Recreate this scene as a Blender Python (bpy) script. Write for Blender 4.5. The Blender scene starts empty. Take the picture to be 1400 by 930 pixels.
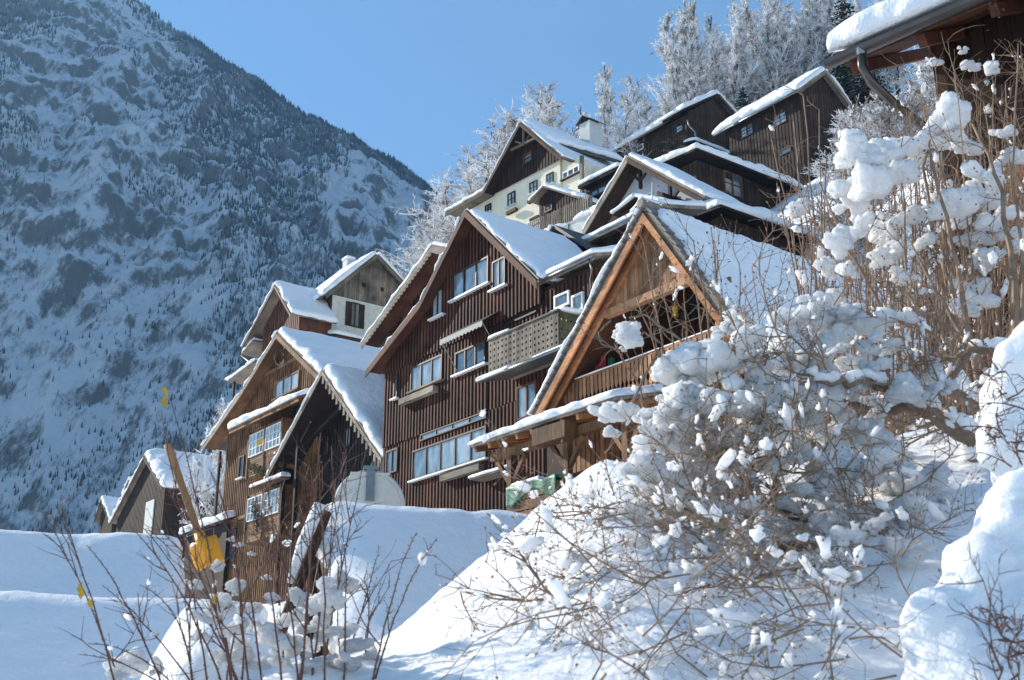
import bpy, math, random
import numpy as np
from mathutils import Vector
R = math.radians
sc = bpy.context.scene
COL = sc.collection

# ------------------------------------------------------------------ camera, sky, sun, exposure
FPX, TILT = 1620.0, R(18.6)
cam = bpy.data.cameras.new('camera'); co = bpy.data.objects.new('camera', cam); COL.objects.link(co)
cam.sensor_width = 36.0; cam.lens = 36.0 * FPX / 1400.0
co.location = (0, 0, 0); co.rotation_euler = (R(90) + TILT, 0, 0)
cam.clip_start = 0.1; cam.clip_end = 12000
cam.dof.use_dof = True; cam.dof.focus_distance = 36.0; cam.dof.aperture_fstop = 7.0
sc.camera = co
SUN_EL = R(27.0); SAZ = math.atan2(0.56, -0.83)           # direction towards the sun in plan
sund = Vector((math.cos(SUN_EL) * math.cos(SAZ), math.cos(SUN_EL) * math.sin(SAZ), math.sin(SUN_EL)))
w = bpy.data.worlds.new('World'); sc.world = w; w.use_nodes = True
nt = w.node_tree; bg = nt.nodes['Background']
sky = nt.nodes.new('ShaderNodeTexSky'); sky.sky_type = 'NISHITA'; sky.sun_disc = False
sky.sun_elevation = SUN_EL; sky.sun_rotation = math.pi / 2 - SAZ
sky.air_density = 1.0; sky.dust_density = 0.0; sky.ozone_density = 3.0; sky.altitude = 0
mx = nt.nodes.new('ShaderNodeMix'); mx.data_type = 'RGBA'; mx.blend_type = 'MULTIPLY'; mx.inputs[0].default_value = 1.0; mx.inputs[7].default_value = (.84, 1.0, 1.04, 1)
nt.links.new(sky.outputs[0], mx.inputs[6]); nt.links.new(mx.outputs[2], bg.inputs[0]); bg.inputs[1].default_value = 0.105
sl = bpy.data.lights.new('sun', 'SUN'); so = bpy.data.objects.new('sun', sl); COL.objects.link(so)
sl.energy = 5.0; sl.angle = R(0.5); sl.color = (1.0, 0.92, 0.80)
so.rotation_euler = sund.to_track_quat('Z', 'Y').to_euler(); so.location = (-60, 30, 60)
sc.view_settings.view_transform = 'Standard'; sc.view_settings.look = 'None'
sc.view_settings.exposure = 0.88; sc.view_settings.gamma = 1.0; sc.view_settings.use_curve_mapping = False
sc.cycles.use_denoising = True
sc.cycles.max_bounces = 9; sc.cycles.diffuse_bounces = 7; sc.cycles.volume_bounces = 0
sc.cycles.sample_clamp_indirect = 6.0

# ------------------------------------------------------------------ numeric helpers
def ray(px, py):
    a = (px - 700) / FPX; b = -(py - 465) / FPX
    d = np.array([a, math.cos(TILT) - b * math.sin(TILT), math.sin(TILT) + b * math.cos(TILT)])
    return d / d[1]
def at(px, py, Y):
    return Vector(ray(px, py) * Y)
def _h(ix, iy, s):
    n = (ix.astype(np.int64) * 374761393 + iy.astype(np.int64) * 668265263 + s * 974711) & 0x7fffffff
    n = ((n ^ (n >> 13)) * 1274126177) & 0x7fffffff
    return ((n ^ (n >> 16)) & 0xffff) / 65535.0
def vn(x, y, s=0):
    x = np.asarray(x, float); y = np.asarray(y, float)
    ix = np.floor(x); iy = np.floor(y); fx = x - ix; fy = y - iy
    fx = fx * fx * (3 - 2 * fx); fy = fy * fy * (3 - 2 * fy)
    a = _h(ix, iy, s); b = _h(ix + 1, iy, s); c = _h(ix, iy + 1, s); d = _h(ix + 1, iy + 1, s)
    return (a + (b - a) * fx) + ((c + (d - c) * fx) - (a + (b - a) * fx)) * fy
def fbm(x, y, o=4, s=0, g=0.5):
    t = 0; a = 1; n = 0
    for k in range(o):
        t = t + a * vn(x * 2 ** k + 17.3 * k, y * 2 ** k + 5.1 * k, s + k); n += a; a *= g
    return t / n

# ------------------------------------------------------------------ materials
def nodes_of(m):
    m.use_nodes = True; n = m.node_tree
    return n, n.nodes['Principled BSDF'], n.nodes, n.links
def ramp(ns, stops):
    r = ns.new('ShaderNodeValToRGB'); e = r.color_ramp.elements
    while len(e) < len(stops): e.new(0.5)
    for i, (p, c) in enumerate(stops): e[i].position = p; e[i].color = (*c, 1)
    return r
def noise_tex(ns, ln, scale, stretch=(1, 1, 1), detail=4, coord='Object', rough=0.55):
    tc = ns.new('ShaderNodeTexCoord'); mp = ns.new('ShaderNodeMapping'); t = ns.new('ShaderNodeTexNoise')
    mp.inputs['Scale'].default_value = stretch; ln.new(tc.outputs[coord], mp.inputs[0]); ln.new(mp.outputs[0], t.inputs[0])
    t.inputs['Scale'].default_value = scale; t.inputs['Detail'].default_value = detail; t.inputs['Roughness'].default_value = rough
    return t
def bump(ns, ln, p, src, strength, dist):
    b = ns.new('ShaderNodeBump'); b.inputs['Strength'].default_value = strength; b.inputs['Distance'].default_value = dist
    ln.new(src, b.inputs['Height']); ln.new(b.outputs[0], p.inputs['Normal'])
def wood(name, c1, c2, axis='z', scale=3.0, rough=0.75, var=0.35, lines=0.0):
    m = bpy.data.materials.new(name); n, p, ns, ln = nodes_of(m)
    st = {'z': (6, 6, .5), 'x': (.5, 6, 6), 'y': (6, .5, 6)}[axis]
    t = noise_tex(ns, ln, scale, st, 6)
    r = ramp(ns, [(0.28, c1), (0.72, c2)]); ln.new(t.outputs[0], r.inputs[0])
    oi = ns.new('ShaderNodeObjectInfo'); mr = ns.new('ShaderNodeMapRange')
    mr.inputs['To Min'].default_value = 1 - var; mr.inputs['To Max'].default_value = 1 + var
    ln.new(oi.outputs['Random'], mr.inputs[0])
    t2 = noise_tex(ns, ln, 0.9, (1, 1, 1), 3); m2 = ns.new('ShaderNodeMapRange')
    m2.inputs['From Min'].default_value = .3; m2.inputs['From Max'].default_value = .7
    m2.inputs['To Min'].default_value = .45; m2.inputs['To Max'].default_value = 1.4; ln.new(t2.outputs[0], m2.inputs[0])
    mu = ns.new('ShaderNodeMath'); mu.operation = 'MULTIPLY'; ln.new(mr.outputs[0], mu.inputs[0]); ln.new(m2.outputs[0], mu.inputs[1])
    v = ns.new('ShaderNodeVectorMath'); v.operation = 'SCALE'; ln.new(r.outputs[0], v.inputs[0]); ln.new(mu.outputs[0], v.inputs['Scale'])
    ln.new(v.outputs[0], p.inputs['Base Color']); p.inputs['Roughness'].default_value = rough
    p.inputs['Specular IOR Level'].default_value = .25
    bump(ns, ln, p, t.outputs[0], .5, .02)
    return m
def plain(name, c, rough=0.7, metal=0.0, nv=0.2, ns_=4.0, bp=0.0, spec=.4):
    m = bpy.data.materials.new(name); n, p, ns, ln = nodes_of(m)
    t = noise_tex(ns, ln, ns_, (1, 1, 1), 5)
    r = ramp(ns, [(0.3, [x * (1 - nv) for x in c]), (0.7, [min(1, x * (1 + nv)) for x in c])])
    ln.new(t.outputs[0], r.inputs[0]); ln.new(r.outputs[0], p.inputs['Base Color'])
    p.inputs['Roughness'].default_value = rough; p.inputs['Metallic'].default_value = metal
    p.inputs['Specular IOR Level'].default_value = spec
    if bp: bump(ns, ln, p, t.outputs[0], .6, bp)
    return m
def snow_mat(name, fine=40.0, amt=.02, lump=5.0, lamt=.05, c=(.91, .92, .93), sss=0.0):
    m = bpy.data.materials.new(name); n, p, ns, ln = nodes_of(m)
    p.inputs['Base Color'].default_value = (*c, 1); p.inputs['Roughness'].default_value = .65
    p.inputs['Specular IOR Level'].default_value = .3
    if sss:
        p.inputs['Subsurface Weight'].default_value = sss; p.inputs['Subsurface Radius'].default_value = (1.0, 1.05, 1.12); p.inputs['Subsurface Scale'].default_value = .10
    a = noise_tex(ns, ln, lump, (1, 1, 1), 4); b = noise_tex(ns, ln, fine, (1, 1, 1), 3)
    b1 = ns.new('ShaderNodeBump'); b1.inputs['Strength'].default_value = 1; b1.inputs['Distance'].default_value = lamt
    b2 = ns.new('ShaderNodeBump'); b2.inputs['Strength'].default_value = 1; b2.inputs['Distance'].default_value = amt
    ln.new(a.outputs[0], b1.inputs['Height']); ln.new(b.outputs[0], b2.inputs['Height'])
    ln.new(b1.outputs[0], b2.inputs['Normal']); ln.new(b2.outputs[0], p.inputs['Normal'])
    return m
def frost_mat(name, bark=(.17, .125, .095), lo=.28, hi=.52, white=(.86, .87, .88), sc_=1.6):
    m = bpy.data.materials.new(name); n, p, ns, ln = nodes_of(m)
    t = noise_tex(ns, ln, sc_, (1, 1, 1), 5); g = ns.new('ShaderNodeNewGeometry'); sx = ns.new('ShaderNodeSeparateXYZ')
    ln.new(g.outputs['Normal'], sx.inputs[0])
    ma = ns.new('ShaderNodeMath'); ma.operation = 'MULTIPLY_ADD'; ma.inputs[1].default_value = .16
    ln.new(sx.outputs['Z'], ma.inputs[0]); ln.new(t.outputs[0], ma.inputs[2])
    r = ramp(ns, [(lo, bark), (hi, white)]); ln.new(ma.outputs[0], r.inputs[0])
    ln.new(r.outputs[0], p.inputs['Base Color']); p.inputs['Roughness'].default_value = .8
    p.inputs['Specular IOR Level'].default_value = .15
    return m
def glass(name, c1, c2, rough=.06):
    m = bpy.data.materials.new(name); n, p, ns, ln = nodes_of(m)
    t = noise_tex(ns, ln, 1.6, (1.4, 1.4, .5), 3)
    oi = ns.new('ShaderNodeObjectInfo'); mm = ns.new('ShaderNodeMath'); mm.operation = 'MULTIPLY_ADD'; mm.inputs[1].default_value = .55; ln.new(oi.outputs['Random'], mm.inputs[0])
    sb = ns.new('ShaderNodeMath'); sb.operation = 'SUBTRACT'; ln.new(t.outputs[0], sb.inputs[0]); sb.inputs[1].default_value = .27; ln.new(sb.outputs[0], mm.inputs[2])
    r = ramp(ns, [(.30, c1), (.65, c2)]); ln.new(mm.outputs[0], r.inputs[0]); ln.new(r.outputs[0], p.inputs['Base Color'])
    p.inputs['Roughness'].default_value = rough; p.inputs['Specular IOR Level'].default_value = .9; p.inputs['Coat Weight'].default_value = .4
    p.inputs['Coat Roughness'].default_value = .03
    return m
SNOW = snow_mat('roof snow', 26, .014, 1.8, .10)
SNOWN = snow_mat('near snow', 60, .008, 12, .022, sss=.6)
SNOWC = snow_mat('clump snow', 70, .006, 16, .015, sss=1.0)
BROWN = wood('brown batten wood', (.045, .016, .010), (.125, .046, .027))
BROWNB = wood('dark brown board wood', (.016, .007, .005), (.04, .018, .011))
DARK = wood('black brown wood', (.010, .006, .005), (.026, .015, .011))  # black-brown boards, with the open barn front's shade put into the colour
DARKB = wood('dark barn wood', (.024, .013, .009), (.066, .034, .021))
RED = wood('red brown wood', (.06, .023, .012), (.145, .056, .03))
ORANGE = wood('orange larch wood', (.26, .105, .045), (.50, .23, .10), 'x')
ORANGEZ = wood('orange larch boards', (.24, .11, .055), (.46, .25, .13), 'z')
HONEY = wood('honey wood', (.085, .038, .017), (.27, .14, .066), 'z')
GREYW = wood('weathered grey wood', (.11, .088, .068), (.24, .20, .16))
GREYX = wood('weathered grey plank', (.13, .105, .08), (.27, .23, .18), 'x')
GREEN_W = wood('mossy balcony wood', (.08, .07, .035), (.17, .15, .08))
BARGE = wood('red barge wood', (.10, .042, .024), (.20, .09, .05), 'x')
FRAMEB = wood('brown window frame', (.035, .015, .010), (.07, .032, .02), 'z', 3, .5, .1)
FRAMEW = plain('white window paint', (.72, .73, .72), .45, 0, .08)
TILE = plain('dark slate tile', (.055, .055, .06), .6, 0, .4, 6, .01)
TILEG = plain('grey verge tile', (.20, .185, .165), .8, 0, .35, 5, .01)
PLASTER = plain('cream plaster', (.72, .67, .52), .85, 0, .06, 2, .005)
PLASTERB = plain('grey blue plaster', (.50, .54, .60), .85, 0, .06, 2, .005)
PLASTERG = plain('pale grey plaster', (.55, .56, .53), .85, 0, .10, 2, .005)
BLOCK = plain('white painted block', (.62, .62, .55), .8, 0, .12, 3, .01)
ZINC = plain('grey zinc', (.22, .23, .24), .35, .8, .15)
BRONZE = plain('dark brown gutter metal', (.10, .09, .085), .35, .7, .15)
TANKW = plain('white tank paint', (.58, .57, .52), .5, 0, .10, 2)
GREENT = plain('green tarpaulin cloth', (.02, .16, .10), .55, 0, .25, 6, .02)
REDC = plain('red cloth', (.36, .03, .05), .8, 0, .2)
GREENC = plain('green cloth', (.03, .17, .08), .8, 0, .2)
AWN = plain('awning canvas', (.42, .40, .36), .85, 0, .1)
AWND = plain('dark awning canvas', (.03, .03, .032), .85, 0, .2)
YELLOW = plain('orange yellow plastic', (.78, .32, .01), .4, 0, .1)
BRASS = plain('yellow brass', (.62, .42, .07), .35, .5, .2)
LEAFY = plain('yellow leaf', (.55, .36, .03), .7, 0, .3)
GLASS = glass('curtained glass', (.10, .14, .17), (.34, .41, .45))
GLASSD = glass('dark glass', (.02, .03, .04), (.08, .11, .14))
BARK = plain('grey brown bark', (.19, .14, .10), .9, 0, .35, 14, .01)
TWIG = plain('brown twig bark', (.27, .18, .12), .85, 0, .35, 10)
TWIGR = plain('reddish twig bark', (.13, .06, .04), .7, 0, .35, 10)
FROST = frost_mat('frosted twigs')
FROSTB = frost_mat('frosted brown twigs', (.12, .085, .06), .40, .66)
TRUNKF = frost_mat('frosted trunk', (.07, .055, .045), .45, .75)
GREEN = plain('dark conifer needles', (.020, .040, .022), .85, 0, .4, 2)
GREENB = plain('evergreen shrub leaves', (.045, .06, .02), .8, 0, .4, 6)

# ------------------------------------------------------------------ mesh builder
class MB:
    def __init__(s): s.v = []; s.f = []
    def add(s, vs, fs):
        o = len(s.v); s.v += [tuple(map(float, q)) for q in vs]; s.f += [tuple(i + o for i in f) for f in fs]; return s
    def box(s, x0, x1, y0, y1, z0, z1):
        if x0 > x1: x0, x1 = x1, x0
        if y0 > y1: y0, y1 = y1, y0
        if z0 > z1: z0, z1 = z1, z0
        return s.add([(x0, y0, z0), (x1, y0, z0), (x1, y1, z0), (x0, y1, z0), (x0, y0, z1), (x1, y0, z1), (x1, y1, z1), (x0, y1, z1)],
                     [(0, 3, 2, 1), (4, 5, 6, 7), (0, 1, 5, 4), (1, 2, 6, 5), (2, 3, 7, 6), (3, 0, 4, 7)])
    def prism(s, A, B):
        n = len(A)
        return s.add(list(A) + list(B), [tuple(range(n - 1, -1, -1)), tuple(range(n, 2 * n))] + [(i, (i + 1) % n, n + (i + 1) % n, n + i) for i in range(n)])
    def beam(s, p, q, w, h, up=(0, 0, 1)):
        p = Vector(p); q = Vector(q); d = (q - p).normalized(); up = Vector(up)
        if abs(d.dot(up)) > .98: up = Vector((0, 1, 0))
        r = d.cross(up).normalized(); u = r.cross(d)
        c = [(-1, -1), (1, -1), (1, 1), (-1, 1)]
        return s.prism([p + r * (a * w / 2) + u * (b * h / 2) for a, b in c], [q + r * (a * w / 2) + u * (b * h / 2) for a, b in c])
    def tube(s, pts, rad, k=6, cap=True):
        pts = [Vector(q) for q in pts]; n = len(pts); o = len(s.v)
        for i, q in enumerate(pts):
            d = (pts[min(i + 1, n - 1)] - pts[max(i - 1, 0)])
            d = d.normalized() if d.length > 1e-9 else Vector((0, 0, 1))
            a = d.cross(Vector((0, 0, 1)) if abs(d.z) < .9 else Vector((1, 0, 0))).normalized(); b = d.cross(a)
            r = rad[i] if hasattr(rad, '__len__') else rad
            for j in range(k):
                t = 2 * math.pi * j / k; s.v.append(tuple(q + a * (r * math.cos(t)) + b * (r * math.sin(t))))
        for i in range(n - 1):
            for j in range(k):
                s.f.append((o + i * k + j, o + i * k + (j + 1) % k, o + (i + 1) * k + (j + 1) % k, o + (i + 1) * k + j))
        if cap and k > 2:
            s.f.append(tuple(o + j for j in range(k - 1, -1, -1))); s.f.append(tuple(o + (n - 1) * k + j for j in range(k)))
        return s
    def slab(s, q, t, nrm=None):
        q = [Vector(a) for a in q]; n = (q[1] - q[0]).cross(q[3] - q[0]).normalized()
        if nrm is not None and n.dot(Vector(nrm)) < 0: n = -n
        if nrm is None and n.z < 0: n = -n
        return s.prism(q, [a + n * t for a in q])
    def mesh(s, name, mat, smooth=False):
        me = bpy.data.meshes.new(name); me.from_pydata(s.v, [], s.f); me.materials.append(mat)
        if smooth: me.polygons.foreach_set('use_smooth', [True] * len(me.polygons))
        return me
    def build(s, name, mat, parent=None, smooth=False, **kw):
        return link(name, s.mesh(name, mat, smooth), parent, **kw)
def link(name, me, parent=None, loc=None, rot=None, kind=None):
    o = bpy.data.objects.new(name, me); COL.objects.link(o)
    if parent is not None: o.parent = parent
    if loc is not None: o.location = loc
    if rot is not None: o.rotation_euler = rot
    if kind: o['kind'] = kind
    return o
def tag(o, label, cat, group=None):
    o['label'] = label; o['category'] = cat
    if group: o['group'] = group
    return o
def empty(name, loc, rz=0, label=None, cat=None, group=None):
    o = link(name, None, None, loc, (0, 0, rz))
    if label: tag(o, label, cat, group)
    return o
def npmesh(name, V, Fc, mat, smooth=True):
    me = bpy.data.meshes.new(name)
    me.from_pydata(V.tolist() if hasattr(V, 'tolist') else V, [], Fc.tolist() if hasattr(Fc, 'tolist') else Fc)
    me.materials.append(mat)
    if smooth: me.polygons.foreach_set('use_smooth', [True] * len(me.polygons))
    return me
def gridfaces(nu, nv):
    i = np.arange(nu - 1)[:, None] * nv + np.arange(nv - 1)[None, :]
    return np.stack([i, i + nv, i + nv + 1, i + 1], -1).reshape(-1, 4)

SEED = [0]
def snow_quad(q, th, parent, res=.22, wob=.07, keep=(), name='snow', mat=None, noise=.25, hf=0.0, r=None, lift=.004):
    """rounded slab of lying snow on quad q = eave-a, eave-b, top-b, top-a; keep = edges left square (b,t,l,r)"""
    SEED[0] += 7; sd = SEED[0]; wob *= 1.6; noise *= 1.35
    q = [np.array(a, float) for a in q]
    lu = max(np.linalg.norm(q[1] - q[0]), np.linalg.norm(q[2] - q[3])); lv = max(np.linalg.norm(q[3] - q[0]), np.linalg.norm(q[2] - q[1]))
    nu = int(min(150, max(8, lu / res))) + 1; nv = int(min(150, max(8, lv / res))) + 1
    # denser sampling near the borders
    def samp(n, L):
        t = np.linspace(0, 1, n); e = min(.2, th / L)
        return np.unique(np.concatenate([t, [e * .15, e * .4, e * .75, 1 - e * .75, 1 - e * .4, 1 - e * .15]]))
    S = samp(nu, lu); Tt = samp(nv, lv); s, t = np.meshgrid(S, Tt, indexing='ij'); nu, nv = s.shape
    P = (q[0] * ((1 - s) * (1 - t))[..., None] + q[1] * (s * (1 - t))[..., None] + q[2] * (s * t)[..., None] + q[3] * ((1 - s) * t)[..., None])
    N = np.cross(q[1] - q[0], q[3] - q[0]); N /= np.linalg.norm(N)
    if N[2] < 0: N = -N
    U = (q[1] - q[0]) / max(1e-6, np.linalg.norm(q[1] - q[0])); V = (q[3] - q[0]) / max(1e-6, np.linalg.norm(q[3] - q[0]))
    big = 1e3
    dl = s * lu if 'l' not in keep else s * 0 + big; dr = (1 - s) * lu if 'r' not in keep else s * 0 + big
    db = t * lv if 'b' not in keep else s * 0 + big; dt = (1 - t) * lv if 't' not in keep else s * 0 + big
    d = np.minimum(np.minimum(dl, dr), np.minimum(db, dt)); r = r or th * 1.1
    k = 1 - np.clip(d / r, 0, 1); prof = .32 + .68 * np.sqrt(np.clip(1 - k * k, 0, 1))
    a = s * lu; b = t * lv
    h = th * prof * (1 + noise * 2 * (fbm(a / 1.6 + sd, b / 1.6, 3, sd) - .5)) + hf * (fbm(a / .12, b / .12, 2, sd + 3) - .5) * 2
    fall = k[..., None]
    wn = lambda z, o: (fbm(z / .5 + sd * 1.7 + o, z * 0 + o, 3, sd + 5) - .42) * 2 * wob
    off = (np.where(dl < r, -wn(b, 1) * (dl < r), 0) + np.where(dr < r, wn(b, 9), 0))[..., None] * U + (np.where(db < r, -wn(a, 21), 0) + np.where(dt < r, wn(a, 33), 0))[..., None] * V
    P = P + off * fall
    top = P + N * (h[..., None] + lift)
    bot = P + N * lift
    idx = np.arange(nu * nv).reshape(nu, nv)
    ring = np.concatenate([idx[:, 0], idx[-1, 1:], idx[-2::-1, -1], idx[0, -2:0:-1]])
    Vt = np.concatenate([top.reshape(-1, 3), bot.reshape(-1, 3)[ring]]); m = len(ring); o = nu * nv
    fs = gridfaces(nu, nv).tolist() + [(int(ring[i]), o + i, o + (i + 1) % m, int(ring[(i + 1) % m])) for i in range(m)] + [tuple(o + i for i in range(m - 1, -1, -1))]
    return link(name, npmesh(name, Vt, fs, mat or SNOW), parent)

# ------------------------------------------------------------------ terrain
_S = [-400, -60, -10, 0, 4, 10, 17, 25, 29, 36, 43, 50, 60, 75, 100, 160, 400, 1500]
_Z = [-30, -24, -5, -2.2, -1.0, 1.2, 3.6, 6.0, 7.6, 15.5, 24.5, 29.5, 36.0, 49, 70, 108, 190, 200]
def ground(x, y):
    s = .805 * x + .593 * y
    z = np.interp(s, _S, _Z)
    z = z - .12 * np.clip(y - 75, 0, 400)
    z = z + (fbm(x / 9, y / 9, 3, 3) - .5) * np.clip(np.abs(s) / 30, .1, 2.5)
    return z
def gz(x, y): return float(ground(np.array(x, float), np.array(y, float)))
def sheet(name, xs, ys, zf, mat):
    X, Y = np.meshgrid(xs, ys, indexing='ij'); Z = zf(X, Y)
    o = link(name, npmesh(name, np.stack([X, Y, Z], -1).reshape(-1, 3), gridfaces(len(xs), len(ys)), mat)); o['kind'] = 'structure'
    return o
gx = np.unique(np.concatenate([np.linspace(-2600, -120, 26), np.arange(-120, 140, 1.6), np.linspace(140, 2600, 26)]))
gy = np.unique(np.concatenate([np.linspace(-2600, -40, 20), np.arange(-40, 190, 1.6), np.linspace(190, 2600, 26)]))
sheet('ground', gx, gy, ground, SNOW)

# near snow bank the photographer looks up at
def crest(x):
    return np.interp(x, [-6, -2.6, -1.9, -1.5, -1.25, -1.03, -.62, -.25, .15, .42, .55, .70, .9, 1.3, 2, 3, 5, 9], [-.6, .10, .20, .22, .24, .32, .64, .96, 1.30, 1.52, 1.585, 1.56, 1.50, 1.48, 1.62, 1.9, 2.6, 3.8])
def bank(x, y):
    c = crest(x) + .04 * (fbm(x * 3, y * 3, 3, 12) - .5)
    t = (y - 2.8) / 4.2
    front = np.where(t > 0, -.5 + (c + .5) * (1 - (1 - np.clip(t, 0, 1)) ** 1.18), -.5 + t * 5)
    back = c - np.clip(y - 7.0, 0, 9) ** 1.3 * .9
    z = np.where(y < 7.0, front, back)
    m = .56 * np.exp(-((((x + 1.42) / .36) ** 2 + ((y - 6.0) / .6) ** 2) ** 1.5))
    m = m + .22 * np.exp(-(((x + .95) / .35) ** 2 + ((y - 5.2) / .5) ** 2))
    z = z + m * (.75 + .5 * fbm(x * 5, y * 5, 3, 4))
    z = z + .034 * (fbm(x * 15, y * 15, 3, 8) - .5) + .05 * (fbm(x * 2.2, y * 2.2, 2, 9) - .5)
    g = ground(x, y) - .06
    return np.maximum(z, g)
sheet('snow_bank', np.arange(-6, 9.01, .04), np.arange(1.6, 9.01, .04), bank, SNOWN)
def bz(x, y): return max(gz(x, y), float(bank(np.array(x, float), np.array(y, float))))

# ------------------------------------------------------------------ far mountain with its wood
def mcrest(x): return np.minimum(470 - .715 * x + 12 * (fbm(x / 60, x * 0, 4, 60) - .5) * 2, 850 + 40 * fbm(x / 120, x * 0, 3, 61))
def mtn(x, y):
    cz = mcrest(x); t = np.clip((y - 420) / 680, 0, 1.4)
    wx = x + 60 * (fbm(x / 160, y / 160, 3, 31) - .5); wy = y + 60 * (fbm(x / 160, y / 160, 3, 32) - .5)
    prof = np.where(t < 1, np.maximum(t, 0) ** .72, 1 - (t - 1) * .9)
    base = -18 + (cz + 18) * np.minimum(prof, 1)
    rid = 1 - np.abs(2 * fbm(wx / 105, wy / 260, 5, 21, .55) - 1)
    rid2 = 1 - np.abs(2 * fbm(wx / 34, wy / 60, 4, 25, .55) - 1)
    env = np.clip(t * 3, 0, 1) * np.clip((1.0 - t) * 6, .12, 1)
    z = base + env * (58 * (rid - .6) + 20 * (rid2 - .6) + 24 * (fbm(wx / 15, wy / 18, 4, 27, .6) - .5) + 6 * (fbm(x / 5, y / 6, 2, 28) - .5))
    # limestone ledges: flatten to steps tilted across the face
    st = 30.0; zz = z + .22 * x + 26 * fbm(wx / 90, wy / 90, 3, 29); f = zz / st - np.floor(zz / st)
    z = z + env * 10 * (np.where(f < .72, f * .55, .396 + (f - .72) * 2.157) - f)
    return z
MX = np.arange(-820, 330, 3.0); MY = np.arange(410, 1300, 2.8)
def mountain_mat():
    m = bpy.data.materials.new('mountain rock and snow'); n, p, ns, ln = nodes_of(m)
    g = ns.new('ShaderNodeNewGeometry'); sx = ns.new('ShaderNodeSeparateXYZ'); ln.new(g.outputs['Normal'], sx.inputs[0])
    a = noise_tex(ns, ln, .055, (1.1, .5, .34), 10, 'Object', .74); b = noise_tex(ns, ln, .012, (1, 1, 1), 5)
    c = noise_tex(ns, ln, .20, (1.2, .45, .34), 8, 'Object', .72)
    def mad(s, k, add):
        q = ns.new('ShaderNodeMath'); q.operation = 'MULTIPLY_ADD'; q.inputs[1].default_value = k; ln.new(s, q.inputs[0])
        if isinstance(add, float): q.inputs[2].default_value = add
        else: ln.new(add, q.inputs[2])
        return q.outputs[0]
    v = mad(sx.outputs['Z'], .62, 0.0); v = mad(a.outputs[0], .95, v); v = mad(b.outputs[0], .45, v); v = mad(c.outputs[0], .7, v)
    r = ramp(ns, [(.0, (.12, .12, .12)), (.39, (.21, .205, .20)), (.45, (.52, .54, .56)), (.53, (.89, .90, .92))])
    q = ns.new('ShaderNodeMapRange'); q.inputs['From Min'].default_value = .90; q.inputs['From Max'].default_value = 2.0; ln.new(v, q.inputs[0])
    ln.new(q.outputs[0], r.inputs[0]); ln.new(r.outputs[0], p.inputs['Base Color']); p.inputs['Roughness'].default_value = .9
    p.inputs['Specular IOR Level'].default_value = .1
    bump(ns, ln, p, a.outputs[0], 1.0, 9.0)
    return m
mo = sheet('mountain', MX, MY, mtn, mountain_mat())
def mountain_wood():
    rg = np.random.default_rng(5); N = 210000
    x = rg.uniform(-760, 250, N); y = rg.uniform(430, 1110, N)
    d = fbm(x / 55 + 3, y / 110, 4, 77); t = (y - 420) / 680
    crestb = np.exp(-((y - 1085) / 42) ** 2) * np.clip((x + 420) / 300, .15, 1)
    keep = rg.uniform(0, 1, N) < np.clip((d - .43) * 5.5, 0, 1) * np.clip(1.15 - .55 * t, .25, 1) * .75 + .35 * np.clip(.35 - t, 0, 1) + crestb * .95
    x = x[keep]; y = y[keep]; n = len(x); z = mtn(x, y)
    h = rg.uniform(2.6, 6.2, n) * (1 + .35 * (y > 1040)) * np.clip(y / 900, .55, 1); rr = h * rg.uniform(.16, .25, n)
    V = np.zeros((n, 5, 3)); a0 = rg.uniform(0, 1.5, n)
    for k in range(4):
        V[:, k, 0] = x + rr * np.cos(a0 + k * math.pi / 2); V[:, k, 1] = y + rr * np.sin(a0 + k * math.pi / 2); V[:, k, 2] = z + h * .06 - 1
    V[:, 4, 0] = x; V[:, 4, 1] = y; V[:, 4, 2] = z + h
    o = (np.arange(n) * 5)[:, None, None]
    Fc = (np.array([[0, 1, 4], [1, 2, 4], [2, 3, 4], [3, 0, 4]])[None] + o).reshape(-1, 3)
    m = frost_mat('far conifers', (.045, .06, .062), .50, .95, (.6, .63, .66), .05)
    ob = link('mountain_forest', npmesh('mountain_forest', V.reshape(-1, 3), Fc, m, False), None, kind='stuff')
    tag(ob, 'dark conifers scattered over the snowy mountain face and its crest', 'forest')
mountain_wood()

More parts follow.
